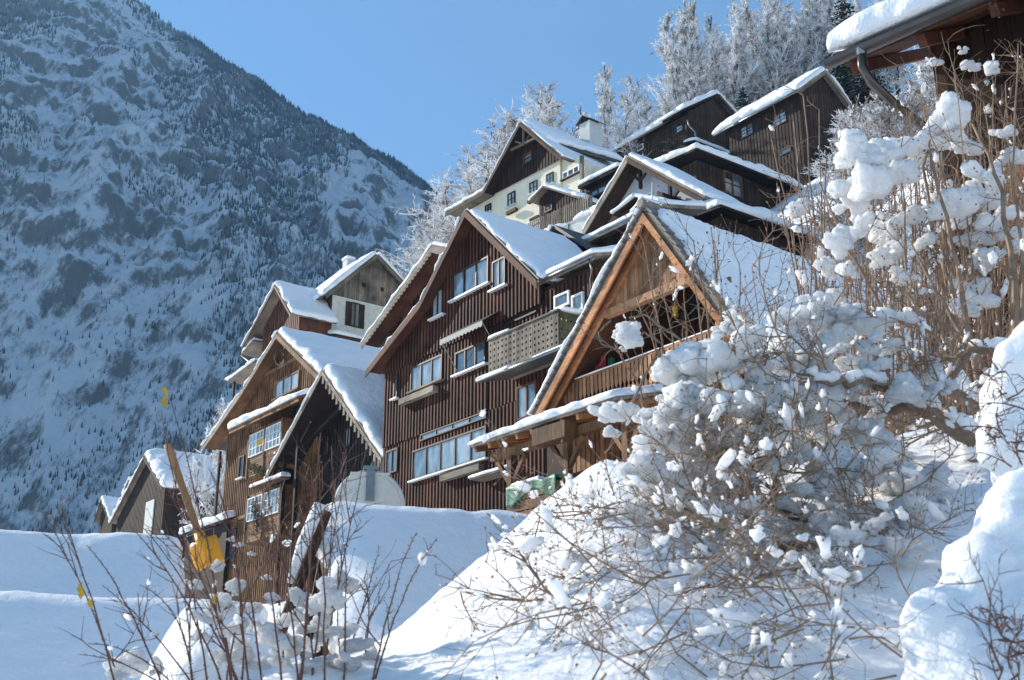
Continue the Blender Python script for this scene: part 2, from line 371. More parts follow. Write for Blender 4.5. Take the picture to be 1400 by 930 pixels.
# ------------------------------------------------------------------ houses
class House:
    """local frame: x = along the lakeside facade to the right, y = into the hill, z up; front plane y=0 through pixel (px,py) at distance Y"""
    def __init__(s, name, label, px, py, Y, zb, phi=-53.6, cat='house', group=None):
        p = ray(px, py) * Y; a = R(phi); s.zb = zb
        s.O = np.array([p[0], p[1], 0.]); s.u = np.array([math.cos(a), math.sin(a), 0]); s.n = np.array([-math.sin(a), math.cos(a), 0])
        s.e = empty(name, (p[0], p[1], zb), a, label, cat, group); s.rg = random.Random(int(px * 31 + py))
    def L(s, px, py, n=0):
        d = ray(px, py); t = (n + s.O @ s.n) / (d @ s.n); q = t * d - s.O
        return float(q @ s.u), float(t * d[2]) - s.zb
    def S(s, px, py, u=0):
        d = ray(px, py); t = (u + s.O @ s.u) / (d @ s.u); q = t * d - s.O
        return float(q @ s.n), float(t * d[2]) - s.zb
    def z(s, wz): return wz - s.zb
    def body(s, prof, e0, e1, mat, axis='n', name='wall'):
        mk = (lambda a, e, z: (a, e, z)) if axis == 'n' else (lambda a, e, z: (e, a, z))
        return MB().prism([mk(a, e0, z) for a, z in prof], [mk(a, e1, z) for a, z in prof]).build(name, mat, s.e)
    def roof(s, prof, e0, e1, t=.12, mat=None, axis='n', snow=(), wob=.07, trim=.0, res=.22, hf=0, name='roof', ske=(0, 0), noise=.25):
        """prof = points (a,z) of the roof underside line from one eave over the ridge to the other; snow = thickness per slope (0 bare)"""
        mk = (lambda a, e, z: Vector((a, e, z))) if axis == 'n' else (lambda a, e, z: Vector((e, a, z)))
        mb = MB(); ap = max(range(len(prof)), key=lambda i: prof[i][1]); nrm = []
        for i in range(len(prof) - 1):
            p, q = prof[i], prof[i + 1]
            mb.slab([mk(p[0], e0, p[1]), mk(q[0], e0, q[1]), mk(q[0], e1, q[1]), mk(p[0], e1, p[1])], t)
        ro = mb.build(name, mat or TILE, s.e)
        for i, th in enumerate(snow):
            if not th: continue
            p, q = (prof[i], prof[i + 1]) if i < ap else (prof[i + 1], prof[i])       # p lower, q upper
            n2 = Vector((-(q[1] - p[1]), q[0] - p[0])).normalized(); n2 = n2 if n2.y > 0 else -n2
            o = n2 * (t + .003)
            g = lambda a, e: mk(a[0] + o.x, e, a[1] + o.y)
            d = (Vector(q) - Vector(p)).normalized() * trim
            qq = (q[0] - d.x, q[1] - d.y)
            a0, a1 = e0 + ske[0], e1 - ske[1]
            keep = ('t',) if (q[1] == max(z for _, z in prof) and not trim) else (('t',) if i + 1 != ap and i < ap else ())
            snow_quad([g(p, a0), g(p, a1), g(qq, a1), g(qq, a0)], th, ro, res, wob, keep, hf=hf, noise=noise)
        return ro
    def barge(s, p, q, e, w=.26, t=.05, mat=None, axis='n', name='barge_board', drop=.0):
        """board under the verge from (a,z) p to q at depth e"""
        mk = (lambda a, ee, z: Vector((a, ee, z))) if axis == 'n' else (lambda a, ee, z: Vector((ee, a, z)))
        d = drop
        A = [mk(p[0], e, p[1] - d), mk(q[0], e, q[1] - d), mk(q[0], e, q[1] - d - w), mk(p[0], e, p[1] - d - w)]
        B = [mk(p[0], e + t, p[1] - d), mk(q[0], e + t, q[1] - d), mk(q[0], e + t, q[1] - d - w), mk(p[0], e + t, p[1] - d - w)]
        return MB().prism(A, B).build(name, mat or BARGE, s.e)
    def rect(s, face, a0, a1, z0, z1, c0, c1, pl):
        """box on wall: face 'F' (front, plane y=pl, c outwards) or 'R' (right side, plane x=pl)"""
        m = MB()
        if face == 'F': m.box(a0, a1, pl - c1, pl - c0, z0, z1)
        else: m.box(pl + c0, pl + c1, a0, a1, z0, z1)
        return m
    def win(s, bl, tr, cols=2, rows=1, pl=0., face='F', fm=None, gm=None, sill=None, fw=.07, proud=.10, mid=None, loc=False, shut=None, door=False, sn=False):
        fm = fm or FRAMEB; gm = gm or GLASS
        if loc: (a0, z0), (a1, z1) = bl, tr
        elif face == 'F': (a0, z0), (a1, z1) = s.L(*bl, pl), s.L(*tr, pl)
        else: (a0, z0), (a1, z1) = s.S(*bl, pl), s.S(*tr, pl)
        if a0 > a1: a0, a1 = a1, a0
        m = MB()
        def bx(x0, x1, y0, y1, c0, c1, mm):
            q = s.rect(face, x0, x1, y0, y1, c0, c1, pl); mm.add(q.v, q.f)
        bx(a0, a1, z0, z0 + fw, .0, proud, m); bx(a0, a1, z1 - fw, z1, .0, proud, m)
        bx(a0, a0 + fw, z0 + fw, z1 - fw, .0, proud, m); bx(a1 - fw, a1, z0 + fw, z1 - fw, .0, proud, m)
        ww = (a1 - a0) / cols
        for i in range(1, cols): bx(a0 + ww * i - fw * .5, a0 + ww * i + fw * .5, z0 + fw, z1 - fw, .0, proud - .012, m)
        wo = m.build('door' if door else 'window', fm, s.e)
        for i in range(cols):
            x0 = a0 + ww * i + fw * .55; x1 = a0 + ww * (i + 1) - fw * .55
            hh = (z1 - z0 - 2 * fw) / rows
            g = MB()
            bx(x0, x1, z0 + fw, z1 - fw, .01, proud - .055, g); g.build('pane', gm, wo)
            if rows > 1:
                b = MB()
                for j in range(1, rows): bx(x0, x1, z0 + fw + hh * j - .018, z0 + fw + hh * j + .018, proud - .05, proud - .02, b)
                if mid: 
                    for j in range(1, mid): xx = x0 + (x1 - x0) * j / mid; bx(xx - .018, xx + .018, z0 + fw, z1 - fw, proud - .052, proud - .018, b)
                b.build('glazing_bar', fm, wo)
        if sill is not None:
            b = MB(); bx(a0 - .12, a1 + .12, z0 - .07, z0 - .005, .0, proud + .10, b); b.build('sill', sill, wo)
        if shut is not None:
            sw = (a1 - a0) * .5
            for x in (a0 - sw - .02, a1 + .02):
                b = MB(); bx(x, x + sw, z0, z1, .0, .05, b); b.build('shutter', shut, wo)
        s.holes.append((a0 - .02, a1 + .02, z0 - (.08 if sill is not None else .02), z1 + .02)); return wo
    holes = ()
    def battens(s, wall, a0, a1, z0, ztop, pitch, w, d, mat, pl=0., face='F', point=True, one=False, jag=.0):
        n = int((a1 - a0) / pitch); allm = MB()
        for i in range(n + 1):
            a = a0 + (i + .5) * (a1 - a0) / (n + 1)
            zt = ztop(a) if callable(ztop) else ztop
            segs = [(z0 + s.rg.uniform(-jag, jag), zt)]
            for (h0, h1, k0, k1) in s.holes:
                if h0 < a < h1:
                    nx = []
                    for (p, q) in segs:
                        if k1 <= p or k0 >= q: nx.append((p, q)); continue
                        if k0 > p: nx.append((p, k0))
                        if k1 < q: nx.append((k1, q))
                    segs = nx
            for (p, q) in segs:
                if q - p < .12: continue
                m = s.rect(face, a - w / 2, a + w / 2, p, q, .0, d * s.rg.uniform(.85, 1.1), pl)
                if one: allm.add(m.v, m.f)
                else: m.build('batten', mat, wall)
        if one: 
            o = allm.build('battens', mat, wall); o['kind'] = 'stuff'
def ztop_fn(prof, drop=.0):
    xs = [p[0] for p in prof]; zs = [p[1] for p in prof]
    return lambda a: float(np.interp(a, xs, zs)) - drop
def gutter(h, p, q, r=.07, mat=None, name='gutter'):
    return MB().tube([p, q], r, 8).build(name, mat or ZINC, h.e, True)

# ---- A: big brown board-and-batten house in the middle
h = House('timber_house', 'large dark brown board and batten house with big windows in the middle of the row', 668, 640, 42, 6.0); h.holes = []
A = h
oh = -.7
ap = h.L(637, 287, oh); er = h.L(735, 384, oh); kk = h.L(575, 412, oh); el = (-8.05, h.L(510, 495, oh)[1] - .25)
prof = [el, kk, ap, er]
zt = ztop_fn(prof, .05)
W0, W1 = -7.6, 3.35
wp = [(W0, -1.5), (W1, -1.5), (W1, zt(W1)), (ap[0], zt(ap[0])), (kk[0], zt(kk[0])), (W0, zt(W0))]
wall = h.body(wp, 0, 5.2, BROWNB)  # backing darker than the battens: their shadows are put into its colour
ro = h.roof(prof, oh, 4.0, .10, TILE, snow=(.10, .14, .17), trim=.35, wob=.16, hf=.03, ske=(.10, .05))
h.barge(kk, ap, oh - .05, .30, .05, BROWN); h.barge(el, kk, oh - .05, .30, .05, BROWN); h.barge(ap, er, oh - .05, .32, .05, BARGE)
MB().slab([(el[0], oh, el[1] - .04), (kk[0], oh, kk[1] - .04), (kk[0], .0, kk[1] - .04), (el[0], .0, el[1] - .04)], .03).build('soffit', RED, h.e)
MB().slab([(kk[0], oh, kk[1] - .04), (ap[0] - .03, oh, ap[1] - .07), (ap[0] - .03, .0, ap[1] - .07), (kk[0], .0, kk[1] - .04)], .03).build('soffit', RED, h.e)
for (bl, tr, c) in [((620, 412), (670, 350), 3), ((675, 398), (693, 350), 2), ((592, 437), (608, 393), 2)]:
    h.win(bl, tr, c, pl=-.12, sill=FRAMEW)
h.win((563, 537), (607, 484), 3, pl=-.06, sill=GREYX); h.win((624, 514), (666, 465), 3, pl=-.06, sill=FRAMEW, gm=GLASSD); h.win((540, 546), (546, 513), 1, pl=-.06, sill=FRAMEW)
h.win((565, 658), (667, 582), 5, pl=0, sill=FRAMEW); h.win((577, 604), (667, 562), 4, pl=0, fw=.05)
h.win((529, 650), (546, 612), 2, pl=0, fm=FRAMEB); h.win((688, 448), (736, 425), 3, pl=0, fw=.05)
h.win((709, 576), (736, 520), 2, pl=0, door=True, fm=RED)
for px0, px1, pyb, pyt in [(760, 780, 425, 397), (784, 799, 430, 399)]: h.win((px0, pyb), (px1, pyt), 1, pl=0, fm=FRAMEW)
zU, zM = h.L(600, 482)[1] , h.L(600, 580)[1]
zU = h.L(565, 492, -.12)[1]; zM = h.L(655, 562, -.06)[1]
up = MB().prism([(W0 + .02, -.12, zU), (W1, -.12, zU), (W1, -.12, zt(W1)), (ap[0], -.12, zt(ap[0])), (kk[0], -.12, zt(kk[0])), (W0 + .02, -.12, zt(W0))],
                [(W0 + .02, -.004, zU), (W1, -.004, zU), (W1, -.004, zt(W1)), (ap[0], -.004, zt(ap[0])), (kk[0], -.004, zt(kk[0])), (W0 + .02, -.004, zt(W0))]).build('upper_cladding', BROWNB, h.e)
mid = MB().box(W0 + .01, .0, -.06, -.003, zM, zU - .003).build('middle_cladding', BROWNB, h.e)
h.battens(up, W0 + .05, W1, zU - .10, zt, .23, .085, .06, BROWN, -.12, jag=.03)
h.battens(mid, W0 + .05, .0, zM - .10, zU - .12, .23, .085, .055, BROWN, -.06, jag=.03)
h.battens(wall, W0 + .05, W1, .5, zM - .12, .23, .085, .05, BROWN, 0)
h.battens(wall, .05, W1, zM - .1, zU - .12, .23, .085, .05, BROWN, 0)
# annex with the little snow roof at the right
an0 = h.L(738, 381, -.25); an1 = h.L(812, 361, -.25); zE = (an0[1] + an1[1]) / 2
anw = h.body([(W1 + .01, -1.5), (an1[0], -1.5), (an1[0], zE - .08), (W1 + .01, zE - .08)], 0, 3.4, BROWNB, name='annex_wall')
h.battens(anw, W1 + .05, an1[0], 4, zE - .25, .23, .085, .05, BROWN, 0)
ar = MB().slab([(an0[0] - .12, -.35, zE), (an1[0] + .15, -.35, zE), (an1[0] + .15, 3.0, zE + 1.0), (an0[0] - .12, 3.0, zE + 1.0)], .1).build('annex_roof', GREYW, h.e)
snow_quad([(an0[0] - .15, -.42, zE + .11), (an1[0] + .2, -.42, zE + .11), (an1[0] + .2, 3.0, zE + 1.12), (an0[0] - .15, 3.0, zE + 1.12)], .26, ar, .15, .08)
MB().box(an0[0] - .12, an1[0] + .15, -.38, -.352, zE - .12, zE + .11).build('fascia', GREYX, h.e)
gutter(h, (an0[0] - .1, -.44, zE - .02), (an1[0] + .15, -.44, zE + .0), .055)
MB().tube([(an1[0] - .05, -.44, zE - .04), (an1[0] - .08, -.30, zE - .35), (an1[0] - .35, -.12, zE - .6), (an1[0] - .35, -.1, zE - 2.2)], .04, 8).build('downpipe', ZINC, h.e, True)
# balcony with cut-out boards
b0 = (h.L(668, 464, -1.2)[0]); b1 = h.L(763, 425, -1.2)[0]; zt1 = (h.L(668, 464, -1.2)[1] + h.L(763, 425, -1.2)[1]) / 2; zb1 = (h.L(668, 508, -1.2)[1] + h.L(763, 476, -1.2)[1]) / 2
bal = MB().box(b0, b1, -1.15, -.06, zb1 - .02, zb1 + .1).build('balcony', GREYX, h.e)
def cut_board(x0, x1, z0, z1, y, t, along='x', nh=5, hs=.045):
    """board with a column of square holes"""
    m = MB(); c = (x0 + x1) / 2; zz = z0; st = (z1 - z0) / (nh + .6)
    bx = (lambda a, b, p, q: m.box(a, b, y, y + t, p, q)) if along == 'x' else (lambda a, b, p, q: m.box(y, y + t, a, b, p, q))
    bx(x0, c - hs, z0, z1); bx(c + hs, x1, z0, z1)
    for k in range(nh + 1):
        e = z0 + st * (k + .8) - hs if k < nh else z1
        bx(c - hs, c + hs, zz, e); zz = e + 2 * hs
    return m
nb = 17
for i in range(nb):
    x0 = b0 + (b1 - b0) * i / nb
    cut_board(x0 + .006, x0 + (b1 - b0) / nb - .006, zb1 - .05, zt1 - .05 + .02 * (i % 2), -1.2 + .004 * (i % 3), .03).build('board', GREYW, bal)
ns_ = h.S(800, 430, b1)[0]
for i in range(6):
    y0 = -1.15 + (max(ns_, .1) + 1.1) * i / 6
    cut_board(y0 + .006, y0 + .2, zb1 - .03, zt1 - .02, b1 - .03, .03, 'y', 3, .04).build('board', GREEN_W, bal)
MB().box(b0 - .03, b1 + .03, -1.25, -1.12, zt1 - .03, zt1 + .03).build('handrail', GREYX, bal)
snow_quad([(b0, -1.25, zt1 + .03), (b0 + 1.2, -1.25, zt1 + .03), (b0 + 1.2, -1.06, zt1 + .03), (b0, -1.06, zt1 + .03)], .14, bal, .06, .03)
snow_quad([(b1 - .9, -1.0, zt1 + .03), (b1 + .05, -1.0, zt1 + .03), (b1 + .05, .1, zt1 + .10), (b1 - .9, .1, zt1 + .1)], .18, bal, .08, .05)
c0 = h.L(655, 519, -1.5); c1 = h.L(773, 478, -1.5); zc = (c0[1] + c1[1]) / 2
cr = MB().slab([(c0[0], -1.55, zc - .05), (c1[0], -1.55, zc - .05), (c1[0], -.05, zc + .35), (c0[0], -.05, zc + .35)], .06).build('canopy', ZINC, h.e)
snow_quad([(c0[0], -1.6, zc + .02), (c0[0] + 1.9, -1.6, zc + .02), (c0[0] + 1.9, -1.2, zc + .12), (c0[0], -1.2, zc + .12)], .12, cr, .08, .06)
snow_quad([(c1[0] - 1.6, -1.6, zc + .02), (c1[0] + .1, -1.6, zc + .02), (c1[0] + .1, -1.25, zc + .1), (c1[0] - 1.6, -1.25, zc + .1)], .07, cr, .08, .06)
gutter(h, (c0[0], -1.6, zc - .02), (c1[0] + .1, -1.6, zc - .02), .05)
for px, py in [(601, 659)]:
    a, b = h.L(601, 659, -.3), h.L(655, 633, -.3)
    MB().box(a[0], b[0], -.32, -.08, (a[1] + b[1]) / 2 - .12, (a[1] + b[1]) / 2 + .12).build('flower_box', GREYX, h.e)
a, b = h.L(546, 550, -.35), h.L(593, 531, -.35)
MB().box(a[0], b[0], -.40, -.14, (a[1] + b[1]) / 2 - .12, (a[1] + b[1]) / 2 + .12).build('flower_box', GREYX, h.e)
# awning
a, b = h.L(602, 464, -.9), h.L(660, 441, -.9); za = (a[1] + b[1]) / 2
aw = MB().slab([(a[0], -.9, za), (b[0], -.9, za), (b[0] + .05, -.13, za + .55), (a[0] + .05, -.13, za + .55)], .03).build('awning', AWND, h.e)
va = MB(); nsc = 12
for i in range(nsc):
    x0 = a[0] + (b[0] - a[0]) * i / nsc; x1 = a[0] + (b[0] - a[0]) * (i + 1) / nsc
    va.prism([(x0, -.93, za + .02), (x1, -.93, za + .02), (x1, -.93, za - .16), ((x0 + x1) / 2, -.93, za - .22), (x0, -.93, za - .16)],
             [(x0, -.91, za + .02), (x1, -.91, za + .02), (x1, -.91, za - .16), ((x0 + x1) / 2, -.91, za - .22), (x0, -.91, za - .16)])
va.build('valance', AWN, aw)
for x in (a[0] + .05, b[0] - .05): MB().tube([(x, -.9, za), (x + .1, -.15, za - 1.2)], .018, 6).build('awning_arm', ZINC, aw)
# little roofs and lower ledge by the porch
l0, l1 = h.L(648, 652, -.5), h.L(700, 640, -.5)
ld = MB().box(l0[0], l1[0], -.7, -.05, (l0[1] + l1[1]) / 2 - .1, (l0[1] + l1[1]) / 2 - .04).build('ledge', GREYX, h.e)
snow_quad([(l0[0] - .05, -.72, (l0[1] + l1[1]) / 2 - .035), (l1[0], -.72, (l0[1] + l1[1]) / 2 - .035), (l1[0], -.3, (l0[1] + l1[1]) / 2 - .03), (l0[0] - .05, -.3, (l0[1] + l1[1]) / 2 - .03)], .14, ld, .08, .04)
# rear wing with the bare dark roof
r0 = h.L(756, 311, 4.02); r1 = h.L(826, 356, 4.02)
zr = lambda x: r0[1] + (x - r0[0]) * (r1[1] - r0[1]) / (r1[0] - r0[0])
h.body([(-6.5, -1.5), (r1[0] - .4, -1.5), (r1[0] - .4, zr(r1[0] - .4) - .1), (r0[0], r0[1] - .15), (-6.5, r0[1] - 5.5)], 5.205, 9, DARKB, name='rear_wall')
h.roof([(-7.5, r0[1] - 6.0), r0, (r1[0] + .9, zr(r1[0] + .9))], 4.02, 9.4, .12, TILE, snow=(.2, 0), name='rear_roof')

# ---- A2: gable half hidden behind A
h = House('timber_house', 'dark timber house with scalloped snowy verge half hidden left of the big brown house', 560, 470, 52, 10.0); h.holes = []
ap2 = h.L(592, 338, -.9); el2 = h.L(496, 470, -.9)
pr = [el2, ap2, (2 * ap2[0] - el2[0], el2[1])]; z2 = ztop_fn(pr, .06)
wl = h.body([(el2[0] + .9, -4), (pr[2][0] - .9, -4), (pr[2][0] - .9, z2(pr[2][0] - .9)), (ap2[0], z2(ap2[0])), (el2[0] + .9, z2(el2[0] + .9))], 0, 5.5, DARKB)
h.battens(wl, el2[0] + 1.0, ap2[0] + 1, -3, z2, .3, .10, .05, BROWNB)
h.roof(pr, -.95, 6, .12, GREYW, snow=(.22, .22))
MB().slab([(el2[0], -.9, el2[1] - .04), (ap2[0], -.9, ap2[1] - .04), (ap2[0], -.02, ap2[1] - .04), (el2[0], -.02, el2[1] - .04)], .03).build('soffit', RED, h.e)
h.barge(pr[0], pr[1], -1.0, .28, .04, GREYX); h.barge(pr[1], pr[2], -1.0, .28, .04, GREYX)
sc_b = MB(); nn = 26
for i in range(nn):
    f = (i + .5) / nn; x = pr[0][0] + (pr[1][0] - pr[0][0]) * f; z = pr[0][1] + (pr[1][1] - pr[0][1]) * f - .28
    sc_b.tube([(x, -1.0, z), (x, -.97, z)], .11, 8)
o = sc_b.build('scallop_trim', GREYX, h.e); o['kind'] = 'stuff'
MB().beam((el2[0] + 2.2, -.4, el2[1] - .6), (el2[0] + 3.4, -.4, el2[1] + 1.1), .16, .16).build('brace', RED, h.e)

# ---- B: natural larch gable with open balcony
h = House('balcony_house', 'orange larch gable house with an open balcony behind the snowy bush', 885, 420, 30, 4.0); h.holes = []
B = h; oh = -.75
ap = h.L(881, 292, oh); el = h.L(731, 572, oh); er = h.L(996, 458, oh)
prof = [el, ap, (er[0] + 1.6, er[1] - 2.1)]
zt = ztop_fn(prof, .1)
un = MB()
ro = h.roof(prof, oh, 8.5, .14, GREYW, snow=(.16, .24), wob=.10, hf=.035, res=.13, ske=(.22, .0), trim=.02)
h.barge(prof[0], prof[1], oh - .06, .30, .06, ORANGE); h.barge(prof[1], prof[2], oh - .06, .30, .06, ORANGE)
h.barge(prof[0], prof[1], oh + .25, .22, .10, ORANGE, name='rafter', drop=.02); h.barge(prof[1], prof[2], oh + .25, .22, .10, ORANGE, name='rafter', drop=.02)
sf = MB(); e = .04
for p, q in ((prof[0], prof[1]), (prof[1], prof[2])):
    MB().slab([(p[0], oh, p[1] - e), (q[0], oh, q[1] - e), (q[0], 2.6, q[1] - e), (p[0], 2.6, p[1] - e)], .03).build('soffit', RED, h.e)
# verge tiles
for (p, q, nt_) in ((prof[0], prof[1], 26), (prof[2], prof[1], 26)):
    d = Vector((q[0] - p[0], q[1] - p[1])); Ld = d.length; d /= Ld; up2 = Vector((-d.y, d.x)); up2 = up2 if up2.y > 0 else -up2
    for i in range(nt_):
        f0 = Ld * i / nt_; a = Vector(p) + d * f0; b = a + d * (Ld / nt_ * 1.12); k = h.rg.uniform(-.012, .012)
        a2 = a + up2 * (.15 + .045 + k); b2 = b + up2 * (.15 + k); yy = oh - .07 + h.rg.uniform(-.02, .02)
        tl = MB(); w2 = up2 * .05
        A_ = [(a2.x, yy, a2.y), (b2.x, yy, b2.y), (b2.x + w2.x, yy, b2.y + w2.y), (a2.x + w2.x, yy, a2.y + w2.y)]
        tl.prism(A_, [(x, yy + .34, z) for x, _, z in A_]).build('verge_tile', TILEG, ro)
snow_quad([(prof[0][0] - .16, oh - .10, prof[0][1] + .17), (prof[0][0] - .16, oh + .26, prof[0][1] + .17), (ap[0] - .16, oh + .26, ap[1] + .17), (ap[0] - .16, oh - .10, ap[1] + .17)], .07, ro, .07, .07, noise=.9, hf=.02)
MB().tube([(ap[0], oh - .15, ap[1] + .27), (ap[0], oh + .5, ap[1] + .28)], .13, 8).build('ridge_cap', TILEG, ro)
snow_quad([(ap[0] - .35, oh - .15, ap[1] + .12), (ap[0] + .05, oh - .15, ap[1] + .42), (ap[0] + .05, oh + .6, ap[1] + .42), (ap[0] - .35, oh + .6, ap[1] + .12)], .22, ro, .06, .06)
MB().tube([(ap[0], oh + .3, ap[1] + .3), (ap[0] + .02, oh + .32, ap[1] + 1.0)], .018, 5).build('ridge_pin', ZINC, ro)
# gable triangle: individual boards above the tie beam
tb0 = h.L(847, 420, -.4); tb1 = h.L(927, 381, -.4); zbm = (tb0[1] + tb1[1]) / 2
xs = np.arange(-2.2, 3.2, .155)
GN = -.40
gl = float(np.interp(zbm, [prof[0][1], ap[1]], [prof[0][0], ap[0]])) + .1; gr_ = float(np.interp(zbm, [prof[2][1], ap[1]], [prof[2][0], ap[0]])) - .2
gb = MB().prism([(gl, GN + .03, zbm), (gr_, GN + .03, zbm), (ap[0], GN + .03, zt(ap[0]))], [(gl, GN + .10, zbm), (gr_, GN + .10, zbm), (ap[0], GN + .10, zt(ap[0]))]).build('gable_wall', ORANGEZ, h.e)
for x in xs:
    za, zb_ = zt(x), zt(x + .145)
    if min(za, zb_) <= zbm + .05: continue
    MB().prism([(x, GN, zbm), (x + .145, GN, zbm), (x + .145, GN, zb_), (x, GN, za)], [(x, GN + .028, zbm), (x + .145, GN + .028, zbm), (x + .145, GN + .028, zb_), (x, GN + .028, za)]).build('board', ORANGEZ, gb)
MB().box(gl + .05, gr_ - .05, GN - .08, GN + .12, zbm - .22, zbm - .002).build('tie_beam', ORANGEZ, h.e)
# recessed back wall of the balcony, cheek walls, door
zf = (h.L(800, 565, -.1)[1] + h.L(860, 547, -.1)[1]) / 2
bw = h.body([(-3.6, -2), (3.9, -2), (3.9, zt(3.9)), (ap[0], zt(ap[0])), (-3.6, zt(-3.6))], 2.2, 7.0, RED, name='wall')
h.battens(bw, -3.4, 3.6, zf + .1, lambda a: zt(a) - .05, .24, .20, .03, RED, 2.2, point=False)
h.win((930, 452), (955, 395), 2, 2, pl=2.2, fm=FRAMEB, gm=GLASSD, door=True)
h.win((-1.9, zf + .3), (-.4, zf + 1.9), 2, 1, pl=2.2, fm=ORANGEZ, gm=GLASSD, loc=True)
MB().box(-3.7, 4.0, -.12, 2.198, zf - .28, zf - .03).build('balcony_floor', ORANGE, h.e)
ra0 = h.L(790, 526, -.1); ra1 = h.L(975, 448, -.1); zr_ = (ra0[1] + ra1[1]) / 2
rl = MB().box(-3.45, 3.0, -.16, -.06, zr_ - .03, zr_ + .04).build('railing', ORANGE, h.e)
MB().box(-3.45, 3.0, -.145, -.075, zf + .05, zf + .13).build('bottom_rail', ORANGE, rl)
snow_quad([(-3.4, -.17, zr_ + .041), (2.9, -.17, zr_ + .041), (2.9, -.05, zr_ + .041), (-3.4, -.05, zr_ + .041)], .05, rl, .08, .015)
for i in range(38):
    x = -3.4 + i * .168; c = h.rg.uniform(-.004, .004)
    m = MB(); t = .022; y = -.145
    pr_ = [(0, zf - .02), (.12, zf - .02), (.12, zf + .30), (.075, zf + .42), (.12, zf + .54), (.12, zr_ - .03), (0, zr_ - .03), (0, zf + .54), (.045, zf + .42), (0, zf + .30)]
    m.prism([(x + a, y - .03 + c, z) for a, z in pr_], [(x + a, y - .03 + c + t, z) for a, z in pr_]).build('baluster', ORANGEZ, rl)
for x in (-3.4, 2.95): MB().box(x - .07, x + .07, -.05, .09, zf - .03, zt(x) - .05 if x > 0 else zr_ + .02).build('post', ORANGEZ, h.e)
fb = h.body([(-3.6, -2), (3.2, -2), (3.2, zf - .29), (-3.6, zf - .29)], 0.0, 2.195, RED, name='lower_wall')
h.battens(fb, -3.5, 3.1, 1.0, zf - .30, .21, .17, .03, ORANGEZ, 0)
cw = MB().prism([(-3.62, .02, zf - .02), (-2.9, .02, zf - .02), (-2.9, .02, zt(-2.9)), (-3.62, .02, zt(-3.62))], [(-3.62, .08, zf - .02), (-2.9, .08, zf - .02), (-2.9, .08, zt(-2.9)), (-3.62, .08, zt(-3.62))]).build('cheek_wall', ORANGEZ, h.e)
h.holes = []
for i in range(5):
    x = -3.60 + i * .145
    MB().prism([(x, -.01, zf), (x + .135, -.01, zf), (x + .135, -.01, zt(x + .135)), (x, -.01, zt(x))], [(x, .018, zf), (x + .135, .018, zf), (x + .135, .018, zt(x + .135)), (x, .018, zt(x))]).build('board', ORANGEZ, cw)
cw2 = MB().box(2.45, 3.0, .02, .08, zf, zbm - .23).build('cheek_wall', ORANGEZ, h.e)
for i in range(4):
    x = 2.45 + i * .138; MB().box(x, x + .128, -.01, .018, zf, zt(x + .138)).build('board', ORANGEZ, cw2)
# porch in front, below the balcony
p0 = h.L(646, 612, -2.9); p1 = h.L(800, 563, -2.9); zp = (p0[1] + p1[1]) / 2
por = MB().slab([(p0[0], -2.95, zp), (p1[0] + 1.2, -2.95, zp), (p1[0] + 1.2, -.03, zp + .75), (p0[0], -.03, zp + .75)], .07).build('porch_roof', GREYW, h.e)
snow_quad([(p0[0] - .05, -3.0, zp + .075), (p1[0] + 1.2, -3.0, zp + .075), (p1[0] + 1.2, -.05, zp + .82), (p0[0] - .05, -.05, zp + .82)], .22, por, .10, .10, noise=.5, hf=.03)
for i in range(10):
    x = p0[0] + .15 + i * .62; MB().beam((x, -2.9, zp - .075), (x, -.03, zp + .66), .09, .14).build('porch_rafter', ORANGE, por)
zq = zp - .15
MB().box(p0[0] + .4, p1[0] + 1.2, -2.6, -2.42, zq - .26, zq - .03).build('porch_beam', HONEY, por)
MB().box(h.L(732, 600, -2.9)[0], h.L(777, 600, -2.9)[0], -3.02, -2.62, zq - .36, zq + .06).build('porch_beam', HONEY, por)
xa, xb = h.L(700, 660, -2.5)[0], h.L(777, 640, -2.5)[0]
for x in (xa, xb, xb + 2.2):
    po = MB().box(x - .09, x + .09, -2.6, -2.42, -.5, zq - .262).build('porch_post', HONEY, por)
    MB().beam((x + .05, -2.51, zq - 1.0), (x + .62, -2.51, zq - .30), .10, .12).build('brace', HONEY, por)
    MB().beam((x - .05, -2.51, zq - 1.0), (x - .62, -2.51, zq - .30), .10, .12).build('brace', HONEY, por)
MB().box(xa - .5, xb + 3.0, -2.9, -.05, zq - 2.2, zq - 2.05).build('porch_deck', ORANGE, h.e)
pw = MB().box(xa + .3, xa + 2.1, -1.5, -1.42, zq - 2.04, zq - .9).build('porch_screen', ORANGEZ, h.e)
for i in range(9): MB().box(xa + .3 + i * .2, xa + .48 + i * .2, -1.53, -1.502, zq - 2.04, zq - .92).build('board', ORANGEZ, pw)
MB().box(xa + .2, xb + .3, -1.56, -1.32, zq - .88, zq - .83).build('shelf', HONEY, h.e)
bx_, by_ = h.L(711, 684, -3.3); cx_, cy_ = h.L(775, 655, -3.3)

# lantern on the balcony
def world(hh, p): q = hh.O + hh.u * p[0] + hh.n * p[1]; return Vector((q[0], q[1], p[2] + hh.zb))
lx, lz = h.L(923, 418, .5)
la = empty('lantern', world(h, (lx, .5, lz - .32)), R(-53.6), 'small yellow lantern hanging under the larch gable', 'lantern')
MB().tube([(0, 0, .40), (0, 0, .30), (0, 0, .26)], [.03, .05, .2], 8).build('cap', BRASS, la)
MB().tube([(0, 0, .26), (0, 0, .06)], [.085, .07], 8).build('glass', plain('amber glass', (.7, .5, .12), .15, 0, .2), la)
MB().tube([(0, 0, .06), (0, 0, .0)], [.11, .08], 8).build('base', BRASS, la)
MB().tube([(0, 0, .40), (0, 0, zbm - .2 - (lz - .32))], .008, 4).build('chain', ZINC, la)
